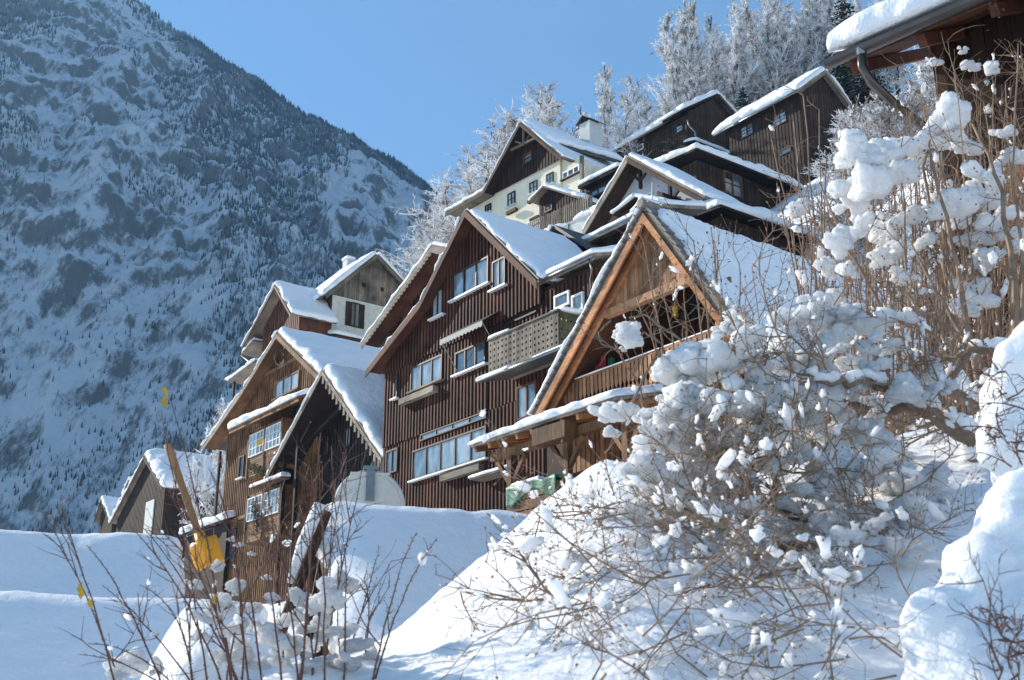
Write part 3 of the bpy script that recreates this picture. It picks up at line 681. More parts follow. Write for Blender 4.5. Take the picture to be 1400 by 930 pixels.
# cloths on the balcony
for (px, py, c, nm, lb, mt, wd) in ((818, 497, 0, 'cloth', 'red and white cloth hung on the larch balcony', REDC, .55), (835, 500, 1, 'cloth', 'green cloth hung beside the red one on the balcony', GREENC, .22)):
    cx, cz = h.L(px, py, .35); m = MB(); k = 8; vs = []
    for i in range(k + 1):
        for j in range(2):
            for zz in (0, -.42): vs.append((cx - wd / 2 + wd * i / k, .35 + .05 * math.sin(i * 1.7) + .012 * j, cz + .22 + zz + .02 * math.sin(i * 2.3)))
    for i in range(k):
        o = i * 4; m.f += [(o, o + 4, o + 5, o + 1), (o + 2, o + 3, o + 7, o + 6), (o, o + 2, o + 6, o + 4), (o + 1, o + 5, o + 7, o + 3)]
    m.f += [(0, 1, 3, 2), (k * 4, k * 4 + 2, k * 4 + 3, k * 4 + 1)]; m.v = [tuple(world(h, v)) for v in vs]
    tag(m.build(nm, mt), lb, 'cloth')
MB().tube([(-3.0, .36, h.L(818, 497, .35)[1] + .23), (2.6, .36, h.L(818, 497, .35)[1] + .24)], .012, 5).build('clothes_line', ZINC, h.e)

# green tarpaulin over a wood crate
tz = gz(*world(h, ((bx_ + cx_) / 2, -3.4, 0))[:2])
tp = empty('crate_stack', world(h, (bx_, -3.6, tz - h.zb)), R(-53.6), 'plank crate under a green tarpaulin with snow in front of the porch', 'crate')
tw = cx_ - bx_; thh = by_ + h.zb - tz + .22
MB().box(0, tw, 0, .8, 0, thh - .05).build('crate', HONEY, tp)
for i in range(3): MB().box(-.02, tw + .02, -.03, -.002, thh - .85 + i * .27, thh - .62 + i * .27).build('plank', HONEY, tp)
def cloth_grid(n, m_, f): 
    V = np.array([[f(i / n, j / m_) for j in range(m_ + 1)] for i in range(n + 1)]).reshape(-1, 3); return V, gridfaces(n + 1, m_ + 1)
V, Fc = cloth_grid(36, 16, lambda a, b: (-.06 + a * (tw + .12), -.09 + .02 * math.sin(a * 23) * (b < .5) if b < .5 else -.09 + (b - .5) * 1.9, thh + .05 + .02 * math.sin(a * 14) if b >= .5 else thh + .05 - (.5 - b) * 2 * (.34 + .16 * math.sin(a * 7 + 1))))
tv = link('tarpaulin', npmesh('tarpaulin', V, Fc, GREENT), tp)
mdf = tv.modifiers.new('thick', 'SOLIDIFY'); mdf.thickness = .02
snow_quad([(-.1, .05, thh + .07), (tw * .55, .05, thh + .07), (tw * .55, .8, thh + .07), (-.1, .8, thh + .07)], .14, tp, .07, .06)

# ---- white tank in front of the dark gable
tc = at(505, 690, 36); tr_ = 1.1; tk = empty('storage_tank', (tc.x, tc.y, gz(tc.x, tc.y)), R(10), 'white rounded storage tank with grey pipe before the dark barn gable', 'tank')
zc = tc.z - tk.location.z
MB().tube([(0, 2.2, zc), (0, 2.1, zc), (0, .05, zc), (0, 0, zc)], [tr_ * .96, tr_, tr_, tr_ * .96], 40).build('tank_body', TANKW, tk, False)
MB().tube([(0, -.02, zc), (0, .03, zc)], [tr_ * .86, tr_ * .9], 40).build('end_cap', TANKW, tk)
MB().box(-tr_ * .55, tr_ * .55, -.06, .5, zc + tr_ * .84, zc + tr_ * .90).build('band', TANKW, tk)
MB().box(-.13, .13, -.1, -.021, zc + .1, zc + tr_ * .98).build('pipe', ZINC, tk)
MB().box(-.22, .22, -.12, .3, zc + tr_ * .98, zc + tr_ * 1.08).build('lid', ZINC, tk)
MB().box(-.9, .9, .1, 2.0, -1.0, zc - tr_ * .75).build('plinth', PLASTERG, tk)

# ---- F: honey coloured house with bays, and its dark neighbour F2
h = House('bay_window_house', 'honey coloured timber house with glazed bay and antlers under the gable', 380, 600, 60, 5.5); h.holes = []
oh = -.8
ap = h.L(379, 456, oh); k1 = h.L(333, 531, oh); el = h.L(277, 612, oh); er = h.L(440, 507, oh)
er = (er[0] + 2.2, er[1] - 1.9); prof = [el, k1, ap, er]; zt = ztop_fn(prof, .08)
W0 = h.L(303, 700)[0]; W1 = h.L(436, 540)[0]
wall = h.body([(W0, -1.5), (W1, -1.5), (W1, zt(W1)), (ap[0], zt(ap[0])), (k1[0], zt(k1[0])), (W0, zt(W0))], 0, 6.0, HONEY)
h.roof(prof, oh, 6.5, .12, GREYW, snow=(.2, .2, .34), wob=.10, noise=.35)
h.barge(k1, ap, oh - .05, .26, .05, GREYX); h.barge(el, k1, oh - .05, .26, .05, GREYX); h.barge(ap, er, oh - .05, .30, .05, HONEY)
for p, q in ((el, k1), (k1, ap), (ap, er)): MB().slab([(p[0], oh, p[1] - .05), (q[0], oh, q[1] - .05), (q[0], 0, q[1] - .05), (p[0], 0, p[1] - .05)], .03).build('soffit', HONEY, h.e)
h.win((377, 547), (411, 506), 3, pl=0, sill=HONEY, fm=HONEY)
h.win((327, 655), (336, 622), 1, pl=0, fm=FRAMEB, gm=GLASSD, sill=FRAMEW); h.win((310, 770), (325, 722), 1, pl=0, fm=FRAMEB, gm=GLASSD, door=True)
h.battens(wall, W0 + .05, W1 - .05, .3, zt, .24, .07, .04, HONEY)
zz = h.L(360, 645)[1]; MB().box(W0 + .02, W1, -.12, -.045, zz - 2.2, zz - 2.02).build('floor_beam', HONEY, h.e)
zz2 = h.L(400, 500)[1]; MB().box(W0 + 3.2, ap[0] + 1.2, -.12, -.045, zz2 + .15, zz2 + .33).build('floor_beam', HONEY, h.e)
def bay(px0, px1, pb, pt, roofpx, zc_):
    a0, z0 = h.L(px0, pb, -1.1); a1, z1 = h.L(px1, pt, -1.1); z1 = max(z1, z0 + 1.2)
    bb = MB().box(a0, a1, -1.05, -.002, z0 - 1.1, z1 + .18).build('bay', HONEY, h.e)
    for i in range(8): MB().box(a0 + .02, a1 - .02, -1.085, -1.051, z0 - 1.05 + i * .13, z0 - .94 + i * .13).build('board', HONEY, bb)
    h.win((a0 + .12, z0), (a0 + (a1 - a0) * .47, z1), 2, 3, pl=-1.05, fm=FRAMEW, fw=.05, mid=2, loc=True); h.win((a0 + (a1 - a0) * .53, z0), (a1 - .12, z1), 2, 3, pl=-1.05, fm=FRAMEW, fw=.05, mid=2, loc=True)
    for x in (a0, a0 + (a1 - a0) * .5, a1): MB().box(x - .06, x + .06, -1.16, -1.052, z0 - 1.1, z1 + .18).build('corner_post', HONEY, bb)
    return a0, a1, z0, z1
a0, a1, z0, z1 = bay(339, 386, 627, 588, None, 0)
r0, r1 = h.L(314, 583, -1.7), h.L(408, 552, -1.7); zz = (r0[1] + r1[1]) / 2
br = MB().slab([(r0[0], -1.75, zz), (r1[0], -1.75, zz), (r1[0], -.05, zz + .7), (r0[0], -.05, zz + .7)], .08).build('bay_roof', HONEY, h.e)
snow_quad([(r0[0] - .05, -1.8, zz + .085), (r1[0], -1.8, zz + .085), (r1[0], -.1, zz + .78), (r0[0] - .05, -.1, zz + .78)], .28, br, .12, .12, noise=.6)
MB().box(r0[0], r1[0], -1.72, -1.64, zz - .14, zz - .02).build('fascia', HONEY, br)
bay(336, 384, 715, 676, None, 0)
r0, r1 = h.L(345, 664, -1.5), h.L(386, 655, -1.5); zz = (r0[1] + r1[1]) / 2
br = MB().box(r0[0], r1[0], -1.6, -1.09, zz - .05, zz).build('bay_ledge', HONEY, h.e)
snow_quad([(r0[0], -1.62, zz + .002), (r1[0], -1.62, zz + .002), (r1[0], -1.1, zz + .05), (r0[0], -1.1, zz + .05)], .22, br, .08, .05)
# antlers
ax, az = h.L(385, 485, -.15); an = MB()
for s in (-1, 1):
    an.tube([(ax, -.1, az - .55), (ax + s * .4, -.2, az - .45), (ax + s * .62, -.3, az), (ax + s * .45, -.35, az + .55)], [.06, .06, .05, .02], 6)
    an.tube([(ax + s * .55, -.26, az - .2), (ax + s * .25, -.4, az + .15)], [.045, .015], 6); an.tube([(ax + s * .6, -.3, az + .1), (ax + s * .85, -.4, az + .5)], [.045, .015], 6)
an.tube([(ax, -.06, az - .7), (ax, -.12, az - .4)], [.06, .12], 6)
t_ = empty('antlers', world(h, (ax, 0, az - .7)), 0, 'pale deer antlers fixed under the honey coloured gable', 'antlers')
m = MB(); m.v = [tuple(world(h, v) - t_.location) for v in an.v]; m.f = an.f; m.build('antler_pair', GREYX, t_, True)
# garland of evergreen under the bay
for (pa, pb_, lb) in (((338, 637), (362, 648), 'evergreen garland under the upper glazed bay'), ((346, 690), (352, 722), 'evergreen garland climbing beside the lower bay')):
    rg = random.Random(int(pa[0])); q0 = h.L(*pa, -1.35); q1 = h.L(*pb_, -1.35); m = MB()
    for i in range(260):
        f = rg.random(); c = Vector((q0[0] + (q1[0] - q0[0]) * f + rg.gauss(0, .10), -1.3 + rg.gauss(0, .08), q0[1] + (q1[1] - q0[1]) * f + rg.gauss(0, .11)))
        d = Vector((rg.gauss(0, 1), rg.gauss(0, 1), rg.gauss(0, 1))).normalized() * .13; e2 = d.cross(Vector((rg.random(), .3, 1))).normalized() * .05
        m.add([world(h, c), world(h, c + d * .5 + e2), world(h, c + d), world(h, c + d * .5 - e2)], [(0, 1, 2, 3)])
    ge = empty('garland', world(h, Vector((q0[0], -1.3, q0[1]))), 0, lb, 'garland'); m.v = [tuple(Vector(v) - ge.location) for v in m.v]; m.build('leaves', GREENB, ge, kind='stuff')
    MB().tube([Vector((0, 0, 0)), world(h, Vector((q1[0], -1.3, q1[1]))) - ge.location], .02, 5).build('stem', BARK, ge)
# left porch of F
x0 = W0 - 1.6; zz = h.L(300, 620)[1]
MB().box(x0, W0 - .01, .2, 2.5, 1.5, 1.7).build('side_deck', HONEY, h.e)
MB().box(x0, x0 + .14, .2, .34, -1, zt(x0) if x0 > el[0] else zt(el[0])).build('post', DARKB, h.e)
MB().box(x0, W0, .2, .28, 2.4, 2.5).build('side_rail', HONEY, h.e)

h = House('barn', 'dark shaded open barn gable with deep snowy roof beside the honey house', 470, 600, 54, 5.0, cat='barn'); h.holes = []
oh = -1.3
ap = h.L(441, 507, oh); el = h.L(361, 658, oh); er = h.L(519, 622, oh); prof = [el, ap, (er[0] + .2, er[1] - .2)]; zt = ztop_fn(prof, .06)
wall = h.body([(el[0] + 1.0, -1.5), (er[0] - .3, -1.5), (er[0] - .3, zt(er[0] - .3)), (ap[0], zt(ap[0])), (el[0] + 1.0, zt(el[0] + 1))], 0.33, 6, DARK)
h.win((473, 612), (482, 584), 2, pl=.33, fm=FRAMEB); h.win((446, 622), (452, 596), 1, pl=.33, fm=FRAMEB, gm=GLASSD)
h.battens(wall, el[0] + 1.1, er[0] - .35, -.5, zt, .3, .22, .035, DARK, .33)
h.roof(prof, oh, 7.0, .10, GREYW, snow=(.18, .36), wob=.08, noise=.2)
h.barge(prof[0], prof[1], oh - .04, .22, .04, GREYX); h.barge(prof[1], prof[2], oh - .04, .22, .04, GREYX)
for p, q in ((prof[0], prof[1]), (prof[1], prof[2])): MB().slab([(p[0], oh, p[1] - .05), (q[0], oh, q[1] - .05), (q[0], 1.6, q[1] - .05), (p[0], 1.6, p[1] - .05)], .03).build('soffit', DARK, h.e)
for i in range(16):
    f = (i + .5) / 16; x = prof[1][0] + (prof[2][0] - prof[1][0]) * f; z = prof[1][1] + (prof[2][1] - prof[1][1]) * f - .22
    MB().box(x - .09, x + .09, oh - .05, oh - .01, z - .30, z + .02).build('fringe_board', GREYW, h.e)
MB().beam((el[0] + 2.2, -.5, zt(el[0] + 2.2) - .3), (ap[0] + 1.3, -.5, zt(ap[0] + 1.3) - .3), .14, .16).build('collar_beam', DARK, h.e)
for x in (el[0] + 1.6, el[0] + 3.0):
    MB().box(x - .08, x + .08, -1.1, -.94, -1.5, zt(x) - .2).build('post', BROWNB, h.e)
MB().box(el[0] + 1.2, el[0] + 3.6, -1.15, -1.05, .9, 1.0).build('rail', GREYX, h.e)
zq = h.L(400, 745, -.6)[1]
h.win((410, 735), (420, 700), 2, 3, pl=.33, fm=FRAMEW, gm=GLASSD)

# ---- G1 / G2 behind the honey house
h = House('timber_house', 'narrow red brown gable house at the left end behind the honey house', 380, 450, 78, 9.0); h.holes = []
oh = -.8; ap = h.L(376, 390, oh); el = h.L(331, 474, oh); er = h.L(398, 430, oh); prof = [el, ap, er]; zt = ztop_fn(prof, .06)
W0, W1 = el[0] + 1.7, er[0] - .3
wall = h.body([(W0, -2), (W1, -2), (W1, zt(W1)), (ap[0], zt(ap[0])), (W0, zt(W0))], 0, 2.4, RED)
h.battens(wall, W0, W1, 2, zt, .3, .2, .03, RED)
h.roof(prof, oh, 2.6, .12, GREYW, snow=(.25, .3), wob=.12); h.barge(prof[0], prof[1], oh - .05, .22, .05, DARKB); h.barge(prof[1], prof[2], oh - .05, .22, .05, GREYX)
lo = MB().slab([(el[0] - .8, -.5, el[1] - .35), (el[0] + 1.2, -.5, el[1] + .2), (el[0] + 1.2, 4, el[1] + .2), (el[0] - .8, 4, el[1] - .35)], .1).build('lower_roof', GREYW, h.e)
snow_quad([(el[0] - .85, -.5, el[1] - .24), (el[0] - .85, 4, el[1] - .24), (el[0] + 1.2, 4, el[1] + .31), (el[0] + 1.2, -.5, el[1] + .31)], .3, lo, .15, .1)
MB().tube([(el[0] - .8, -.5, el[1] - .4), (el[0] + .2, -.1, el[1] - 1.2), (W0, -.05, el[1] - 1.6)], .06, 8).build('downpipe', BRONZE, h.e, True)
bl0, bl1 = h.L(315, 516, -.6), h.L(352, 498, -.6); zz = (bl0[1] + bl1[1]) / 2
lo = MB().slab([(bl0[0], -.8, zz - .3), (bl1[0], -.8, zz + .1), (bl1[0], 2, zz + .1), (bl0[0], 2, zz - .3)], .1).build('porch_roof', GREYW, h.e)
snow_quad([(bl0[0], -.85, zz - .19), (bl0[0], 2, zz - .19), (bl1[0], 2, zz + .21), (bl1[0], -.85, zz + .21)], .28, lo, .12, .1)
MB().box(bl0[0] + .3, bl0[0] + .45, -.5, -.35, -2, zz - .32).build('post', DARKB, h.e)
MB().box(bl0[0] + .3, W0, -.5, -.3, zz - 2.1, zz - 1.9).build('porch_floor', DARKB, h.e)

h = House('farmhouse', 'house with pale block gable end, shuttered window and grey boarded top', 453, 430, 77, 9.0); h.holes = []
c = h.S(453, 402)[1]; apn = h.S(510.5, 352); er = h.S(545, 394)
prof = [(-.75, h.L(404, 431, -.75)[1] * .5 + h.L(453, 398, -.75)[1] * .5), apn, (2 * apn[0] + .75, h.S(545, 394)[1] - .9)]
zt = ztop_fn(prof, .05); e0 = h.L(398, 432, -.5)[0]; D = 2 * apn[0]
wall = h.body([(0, -2), (D, -2), (D, zt(D)), (apn[0], zt(apn[0])), (0, zt(0))], e0 + .3, 0, RED, 'u')
zg = h.S(453, 402)[1] - .05
bk = MB().box(.0, .06, .0, D, -2, zg).build('block_wall', BLOCK, h.e)
rows = int((zg - 3) / .42)
for j in range(rows):
    for i in range(7):
        y0 = i * .95 - (.475 if j % 2 else 0)
        ya, yb = max(.01, y0), min(D - .01, y0 + .93)
        if yb - ya > .1: MB().box(.06, .075, ya, yb, zg - .42 * (j + 1) + .02, zg - .42 * j - .005).build('block', BLOCK, bk)
gt = MB().prism([(.002, .0, zg + .02), (.002, D, zg + .02), (.002, D, zt(D)), (.002, apn[0], zt(apn[0])), (.002, 0, zt(0))], [(.10, .0, zg + .02), (.10, D, zg + .02), (.10, D, zt(D)), (.10, apn[0], zt(apn[0])), (.10, 0, zt(0))]).build('gable_boards', GREYW, h.e)
h.holes = []
h.battens(gt, .05, D - .05, zg + .02, zt, .2, .17, .02, GREYW, .10, 'R')
h.win((478, 446), (492, 416), 2, 1, .085, 'R', FRAMEB, GLASSD, shut=DARKB)
for yy in (apn[0] - .75, apn[0] + .75): MB().box(.122, .135, yy - .14, yy + .14, zg + 1.1, zg + 1.4).build('vent', DARK, gt)
h.win((432, 461), (440, 424), 2, 2, 0, 'F', FRAMEW, GLASSD); h.win((412, 465), (420, 445), 1, 1, 0, 'F', FRAMEW, GLASSD)
h.battens(wall, e0 + .35, -.05, 1, zt(0) - .05, .3, .2, .03, RED)
h.roof(prof, e0, .55, .13, GREYW, 'u', snow=(.34, .34), wob=.12)
h.barge(prof[0], prof[1], .52, .24, .06, GREYX, 'u'); h.barge(prof[1], prof[2], .52, .24, .06, GREYX, 'u')
cx = -2.6; zch = zt(apn[0]); ch = MB().box(cx - .35, cx + .35, apn[0] - .9, apn[0] - .3, zch - 1.3, zch + .55).build('chimney', PLASTERG, h.e)
snow_quad([(cx - .42, apn[0] - .95, zch + .555), (cx + .42, apn[0] - .95, zch + .555), (cx + .42, apn[0] - .25, zch + .555), (cx - .42, apn[0] - .25, zch + .555)], .25, ch, .1, .04)
l0 = h.S(440, 466)[0]; zl = h.S(470, 466)[1]
lo = MB().slab([(.08, -.4, zl + .1), (.08, D, zl + .1), (1.5, D, zl - .3), (1.5, -.4, zl - .3)], .1).build('lean_to', DARKB, h.e)
snow_quad([(1.55, D, zl - .19), (1.55, -.4, zl - .19), (.1, -.4, zl + .21), (.1, D, zl + .21)], .28, lo, .15, .1)

# ---- far small houses at the left
def simple(name, label, px, py, Y, pts, zb, wallm, roofm=GREYW, snow=(.3, .35), depth=5, phi=-53.6, oh=-.5, inset=.6, cat='house'):
    h = House(name, label, px, py, Y, zb, phi, cat); h.holes = []
    prof = [h.L(*p, oh) for p in pts]; zt = ztop_fn(prof, .05); ap = max(prof, key=lambda p: p[1])
    W0, W1 = prof[0][0] + inset, prof[-1][0] - inset
    wp = [(W0, -3), (W1, -3), (W1, zt(W1))] + [(p[0], zt(p[0])) for p in reversed(prof[1:-1])] + [(W0, zt(W0))]
    wall = h.body(wp, 0, depth, wallm); h.wall = wall; h.W = (W0, W1); h.zt = zt; h.prof = prof
    h.battens(wall, W0, W1, 0, zt, .35, .22, .03, wallm, one=True)
    h.roof(prof, oh, depth + .4, .12, roofm, snow=snow, wob=.12, noise=.4)
    for i in range(len(prof) - 1): h.barge(prof[i], prof[i + 1], oh - .05, .24, .05, DARKB)
    return h
h = simple('timber_house', 'far red brown house with a thick snow roof above the left snow ridge', 190, 690, 105, [(150, 716), (197, 624), (222, 667)], 14.5, DARKB, depth=9, snow=(.5, .8))
h.win((200, 705), (207, 690), 1, pl=0, fm=FRAMEW)
MB().box(h.L(196, 700, -.2)[0] + .2, h.L(196, 700, -.2)[0] + 2.2, -.12, -.035, 0, h.L(200, 688)[1]).build('plaster_base', PLASTERG, h.e)
h = simple('timber_house', 'small far gable squeezed left of the far red brown house', 178, 690, 118, [(162, 690), (176, 656), (188, 682)], 15, DARKB, depth=6)
h = simple('timber_house', 'smallest far gable with pale roof at the far left end', 145, 705, 128, [(128, 714), (138, 682), (150, 712)], 15, DARKB, depth=6)
# low shed roof between far houses and honey house
h = House('shed', 'low dark shed with a snowy roof left of the honey house', 275, 735, 66, 5.0, cat='shed'); h.holes = []
s0, s1 = h.L(246, 732, 0), h.L(304, 712, 0); zz = (s0[1] + s1[1]) / 2
h.body([(s0[0] + .2, -2), (s1[0], -2), (s1[0], zz - .1), (s0[0] + .2, zz - .1)], .3, 3.5, DARK)
ro = MB().slab([(s0[0], 0, zz - .1), (s1[0] + .3, 0, zz - .1), (s1[0] + .3, 4, zz + 1.4), (s0[0], 4, zz + 1.4)], .12).build('roof', DARKB, h.e)
snow_quad([(s0[0] - .05, -.05, zz + .025), (s1[0] + .3, -.05, zz + .025), (s1[0] + .3, 4, zz + 1.53), (s0[0] - .05, 4, zz + 1.53)], .4, ro, .2, .12, noise=.4)
h = simple('timber_house', 'far snow covered house roof right behind the far red brown house', 262, 660, 112, [(228, 690), (250, 629), (300, 690)], 15, DARKB, depth=8, snow=(.4, .5))

# ---- C: cream house up the slope
h = House('cream_house', 'cream plastered house with dark wooden gable and chimney up the slope', 700, 270, 72, 24.0, -50); h.holes = []
oh = -.9; ap = h.L(711, 168, oh); k1 = h.L(661, 262, oh); el = h.L(609, 292, oh); er = h.L(768, 216, oh)
prof = [el, k1, ap, er]; zt = ztop_fn(prof, .08)
W0 = h.L(641, 290)[0]; W1 = h.L(766, 240)[0]
zg = (h.L(677, 262)[1] + h.L(765, 221)[1]) / 2
wall = h.body([(W0, -3), (W1, -3), (W1, zt(W1)), (ap[0], zt(ap[0])), (k1[0], zt(k1[0])), (W0, zt(W0))], 0, 9, PLASTER)
xk = h.L(677, 262)[0]
gw = MB().prism([(xk, -.12, zg), (W1, -.12, zg), (W1, -.12, zt(W1)), (ap[0], -.12, zt(ap[0])), (xk, -.12, zt(xk))], [(xk, -.004, zg), (W1, -.004, zg), (W1, -.004, zt(W1)), (ap[0], -.004, zt(ap[0])), (xk, -.004, zt(xk))]).build('gable_boards', BROWNB, h.e)
h.win((717, 226), (728, 207), 1, 2, -.12, fm=RED, gm=GLASSD, sill=DARKB)
h.battens(gw, xk + .05, W1 - .05, zg - .12, zt, .3, .2, .03, BROWNB, -.12)
for bl, tr in (((664, 293), (672, 278)), ((695, 284), (705, 261)), ((725, 267), (735, 246)), ((748, 255), (757, 235))):
    h.win(bl, tr, 2, 2, 0, fm=DARKB, gm=GLASS, sill=PLASTERG)
h.win((725, 303), (737, 294), 2, 1, 0, fm=DARKB, gm=GLASSD)
for (bl, tr) in (((693, 292), (706, 286)), ((722, 275), (736, 270))):
    a, b = h.L(*bl, -.3), h.L(*tr, -.3); MB().box(a[0], b[0], -.4, -.16, min(a[1], b[1]) - .1, min(a[1], b[1]) + .12).build('flower_box', DARKB, h.e)
ro = h.roof(prof, oh, 9, .13, GREYW, snow=(.3, .14, .10), wob=.08)
# the big right-hand roof over the wing, lifted above the small verge piece
w0 = h.L(744, 193, -.4); uE = w0[0] + 1.4; w1 = h.S(852, 223, uE); ze = min(w0[1] - .1, w1[1] + .1)
E0 = (w0[0], -.4, w0[1] - .05); E1 = (uE, w1[0], w1[1] - .05); R0 = (ap[0] - .1, -.5, ap[1] + .16); R1 = (ap[0] - .1, w1[0] + .6, ap[1] + .16)
wr = MB().slab([E0, E1, R1, R0], .14).build('wing_roof', TILE, h.e); U = Vector((0, 0, .17))
snow_quad([Vector(E0) + U, Vector(E1) + U, Vector(R1) + U, Vector(R0) + U], .34, wr, .2, .12, ('t',), noise=.4)
MB().tube([Vector(E0) + Vector((.06, 0, -.03)), Vector(E1) + Vector((.06, 0, -.03))], .09, 8).build('gutter', BRONZE, h.e, True)
h.barge(k1, ap, oh - .05, .26, .05, DARKB); h.barge(el, k1, oh - .05, .26, .05, DARKB); h.barge(ap, er, oh - .05, .28, .05, DARKB)
for p, q in ((k1, ap), (ap, er)): MB().slab([(p[0], oh, p[1] - .06), (q[0], oh, q[1] - .06), (q[0], 0, q[1] - .06), (p[0], 0, p[1] - .06)], .04).build('soffit', BROWNB, h.e)
MB().beam((ap[0] - 1.3, -.6, zt(ap[0] - 1.3) - .1), (ap[0] + 1.3, -.6, zt(ap[0] + 1.3) - .1), .12, .14).build('collar_beam', GREYX, h.e)
MB().beam((ap[0], -.6, zt(ap[0]) - .2), (ap[0], -.6, zt(ap[0]) - 1.5), .12, .12).build('king_post', GREYX, h.e)
for s in (-1, 1): MB().beam((ap[0], -.6, zt(ap[0]) - 1.4), (ap[0] + s * .8, -.6, zt(ap[0]) - .9), .1, .1).build('brace', GREYX, h.e)
# wing with white framed window, post, balcony door
x2 = W1 + .02; x3 = h.L(800, 240, -.3)[0]
t0, t1 = h.L(768, 213, .15), h.L(799, 218, .15)
wgw = h.body([(x2, -3), (t1[0], -3), (t1[0], t1[1]), (x2, t0[1])], .15, .9, PLASTER, name='wing_wall')
h.body([(x2, -3), (h.L(842, 240, .9)[0], -3), (h.L(842, 240, .9)[0], h.L(842, 228, .9)[1]), (x2, h.L(800, 216, .9)[1])], .92, 2.2, PLASTER, name='rear_wing_wall')
h.win((770, 247), (793, 225), 3, 1, .15, fm=FRAMEW, gm=GLASSD, fw=.09, sill=DARKB)
MB().box(h.L(796, 246, -.3)[0] - .1, h.L(796, 246, -.3)[0] + .1, -.4, -.2, h.L(796, 250, -.3)[1] - 2, h.L(796, 213, -.3)[1]).build('post', GREYW, h.e)
a, b = h.L(800, 246, -.1), h.L(826, 222, -.1); MB().box(a[0], b[0], .80, .90, a[1], b[1]).build('balcony_door', RED, h.e)
cn, cz = h.S(797, 192, ap[0] + .9)
ch = MB().box(ap[0] + .35, ap[0] + 1.35, 4.2, 5.4, ap[1] - 1.5, ap[1] + 1.5).build('chimney', PLASTERG, h.e)
MB().slab([(ap[0] + .15, 4.0, ap[1] + 1.45), (ap[0] + .15, 5.6, ap[1] + 1.45), (ap[0] + .85, 5.6, ap[1] + 1.95), (ap[0] + .85, 4.0, ap[1] + 1.95)], .06).build('cap', TILE, ch)
MB().slab([(ap[0] + 1.55, 4.0, ap[1] + 1.45), (ap[0] + 1.55, 5.6, ap[1] + 1.45), (ap[0] + .85, 5.6, ap[1] + 1.95), (ap[0] + .85, 4.0, ap[1] + 1.95)], .06).build('cap', TILE, ch)
CH = h
# terrace house with little roof in front of C
h = House('garden_pavilion', 'small wooden pavilion with snowy gable roof before the cream house', 745, 285, 66, 23.0, -50, 'pavilion'); h.holes = []
pr = [h.L(723, 276, -.5), h.L(742, 256, -.5), h.L(792, 272, -.5)]; zt = ztop_fn(pr, .05)
wl = h.body([(pr[0][0] + .4, -2), (pr[2][0] - .3, -2), (pr[2][0] - .3, zt(pr[2][0] - .3)), (pr[1][0], zt(pr[1][0])), (pr[0][0] + .4, zt(pr[0][0] + .4))], 0, 2.5, DARKB)
h.battens(wl, pr[0][0] + .45, pr[2][0] - .35, 0, zt, .25, .16, .03, BROWNB)
h.roof(pr, -.5, 3, .1, GREYW, snow=(.2, .3), wob=.1)
h.win((746, 292), (756, 277), 2, 2, 0, fm=FRAMEB, gm=GLASSD)
h = House('glazed_porch', 'glazed wooden porch with snowy roof between cream house and pale gable', 812, 265, 66, 23.0, -50, 'porch'); h.holes = []
a, b = h.L(792, 258, -.4), h.L(838, 234, -.4); zz = (a[1] + b[1]) / 2
h.body([(a[0] + .3, -2), (b[0] + .5, -2), (b[0] + .5, zz - .1), (a[0] + .3, zz - .1)], 0, 2.5, DARKB)
h.win((800, 276), (838, 248), 4, 1, 0, fm=DARKB, gm=GLASS)
ro = MB().slab([(a[0], -.5, zz - .1), (b[0] + .6, -.5, zz - .1), (b[0] + .6, 2.8, zz + .8), (a[0], 2.8, zz + .8)], .2).build('roof', DARK, h.e)
snow_quad([(a[0], -.55, zz + .105), (b[0] + .6, -.55, zz + .105), (b[0] + .6, 2.8, zz + 1.01), (a[0], 2.8, zz + 1.01)], .35, ro, .12, .1)
# picket fence on the terrace
fe = House('picket_fence', 'grey picket fence with snow on the terrace below the cream house', 760, 300, 60, 20.0, -50, 'fence')
f0, f1 = fe.L(722, 306), fe.L(806, 290); zf = (f0[1] + f1[1]) / 2
for k in (-.35, .25): MB().box(f0[0], f1[0], -.03, .03, zf + k - .04, zf + k + .04).build('rail', GREYX, fe.e)
npk = 30
for i in range(npk):
    x = f0[0] + (f1[0] - f0[0]) * (i + .5) / npk; MB().box(x - .045, x + .045, -.06, -.032, zf - .6, zf + .5 + .04 * math.sin(i * 2.1)).build('picket', GREYW, fe.e)
for i in range(4):
    x = f0[0] + (f1[0] - f0[0]) * i / 3; MB().box(x - .07, x + .07, .032, .17, -4, zf + .45).build('post', GREYW, fe.e)
tw_ = House('terrace_wall', 'stone terrace wall with lying snow under the picket fence', 760, 306, 60.5, 19.0, -50, 'wall')
tb = MB().box(f0[0] - 1, f1[0] + 1.5, -.3, 3.5, -4, zf + 20 - 19 - .62).build('wall', PLASTERG, tw_.e)
snow_quad([(f0[0] - 1.1, -.45, zf + 1 - .615), (f1[0] + 1.5, -.45, zf + 1 - .615), (f1[0] + 1.5, 3.5, zf + 1 - .5), (f0[0] - 1.1, 3.5, zf + 1 - .5)], .4, tb, .15, .15, noise=.6)

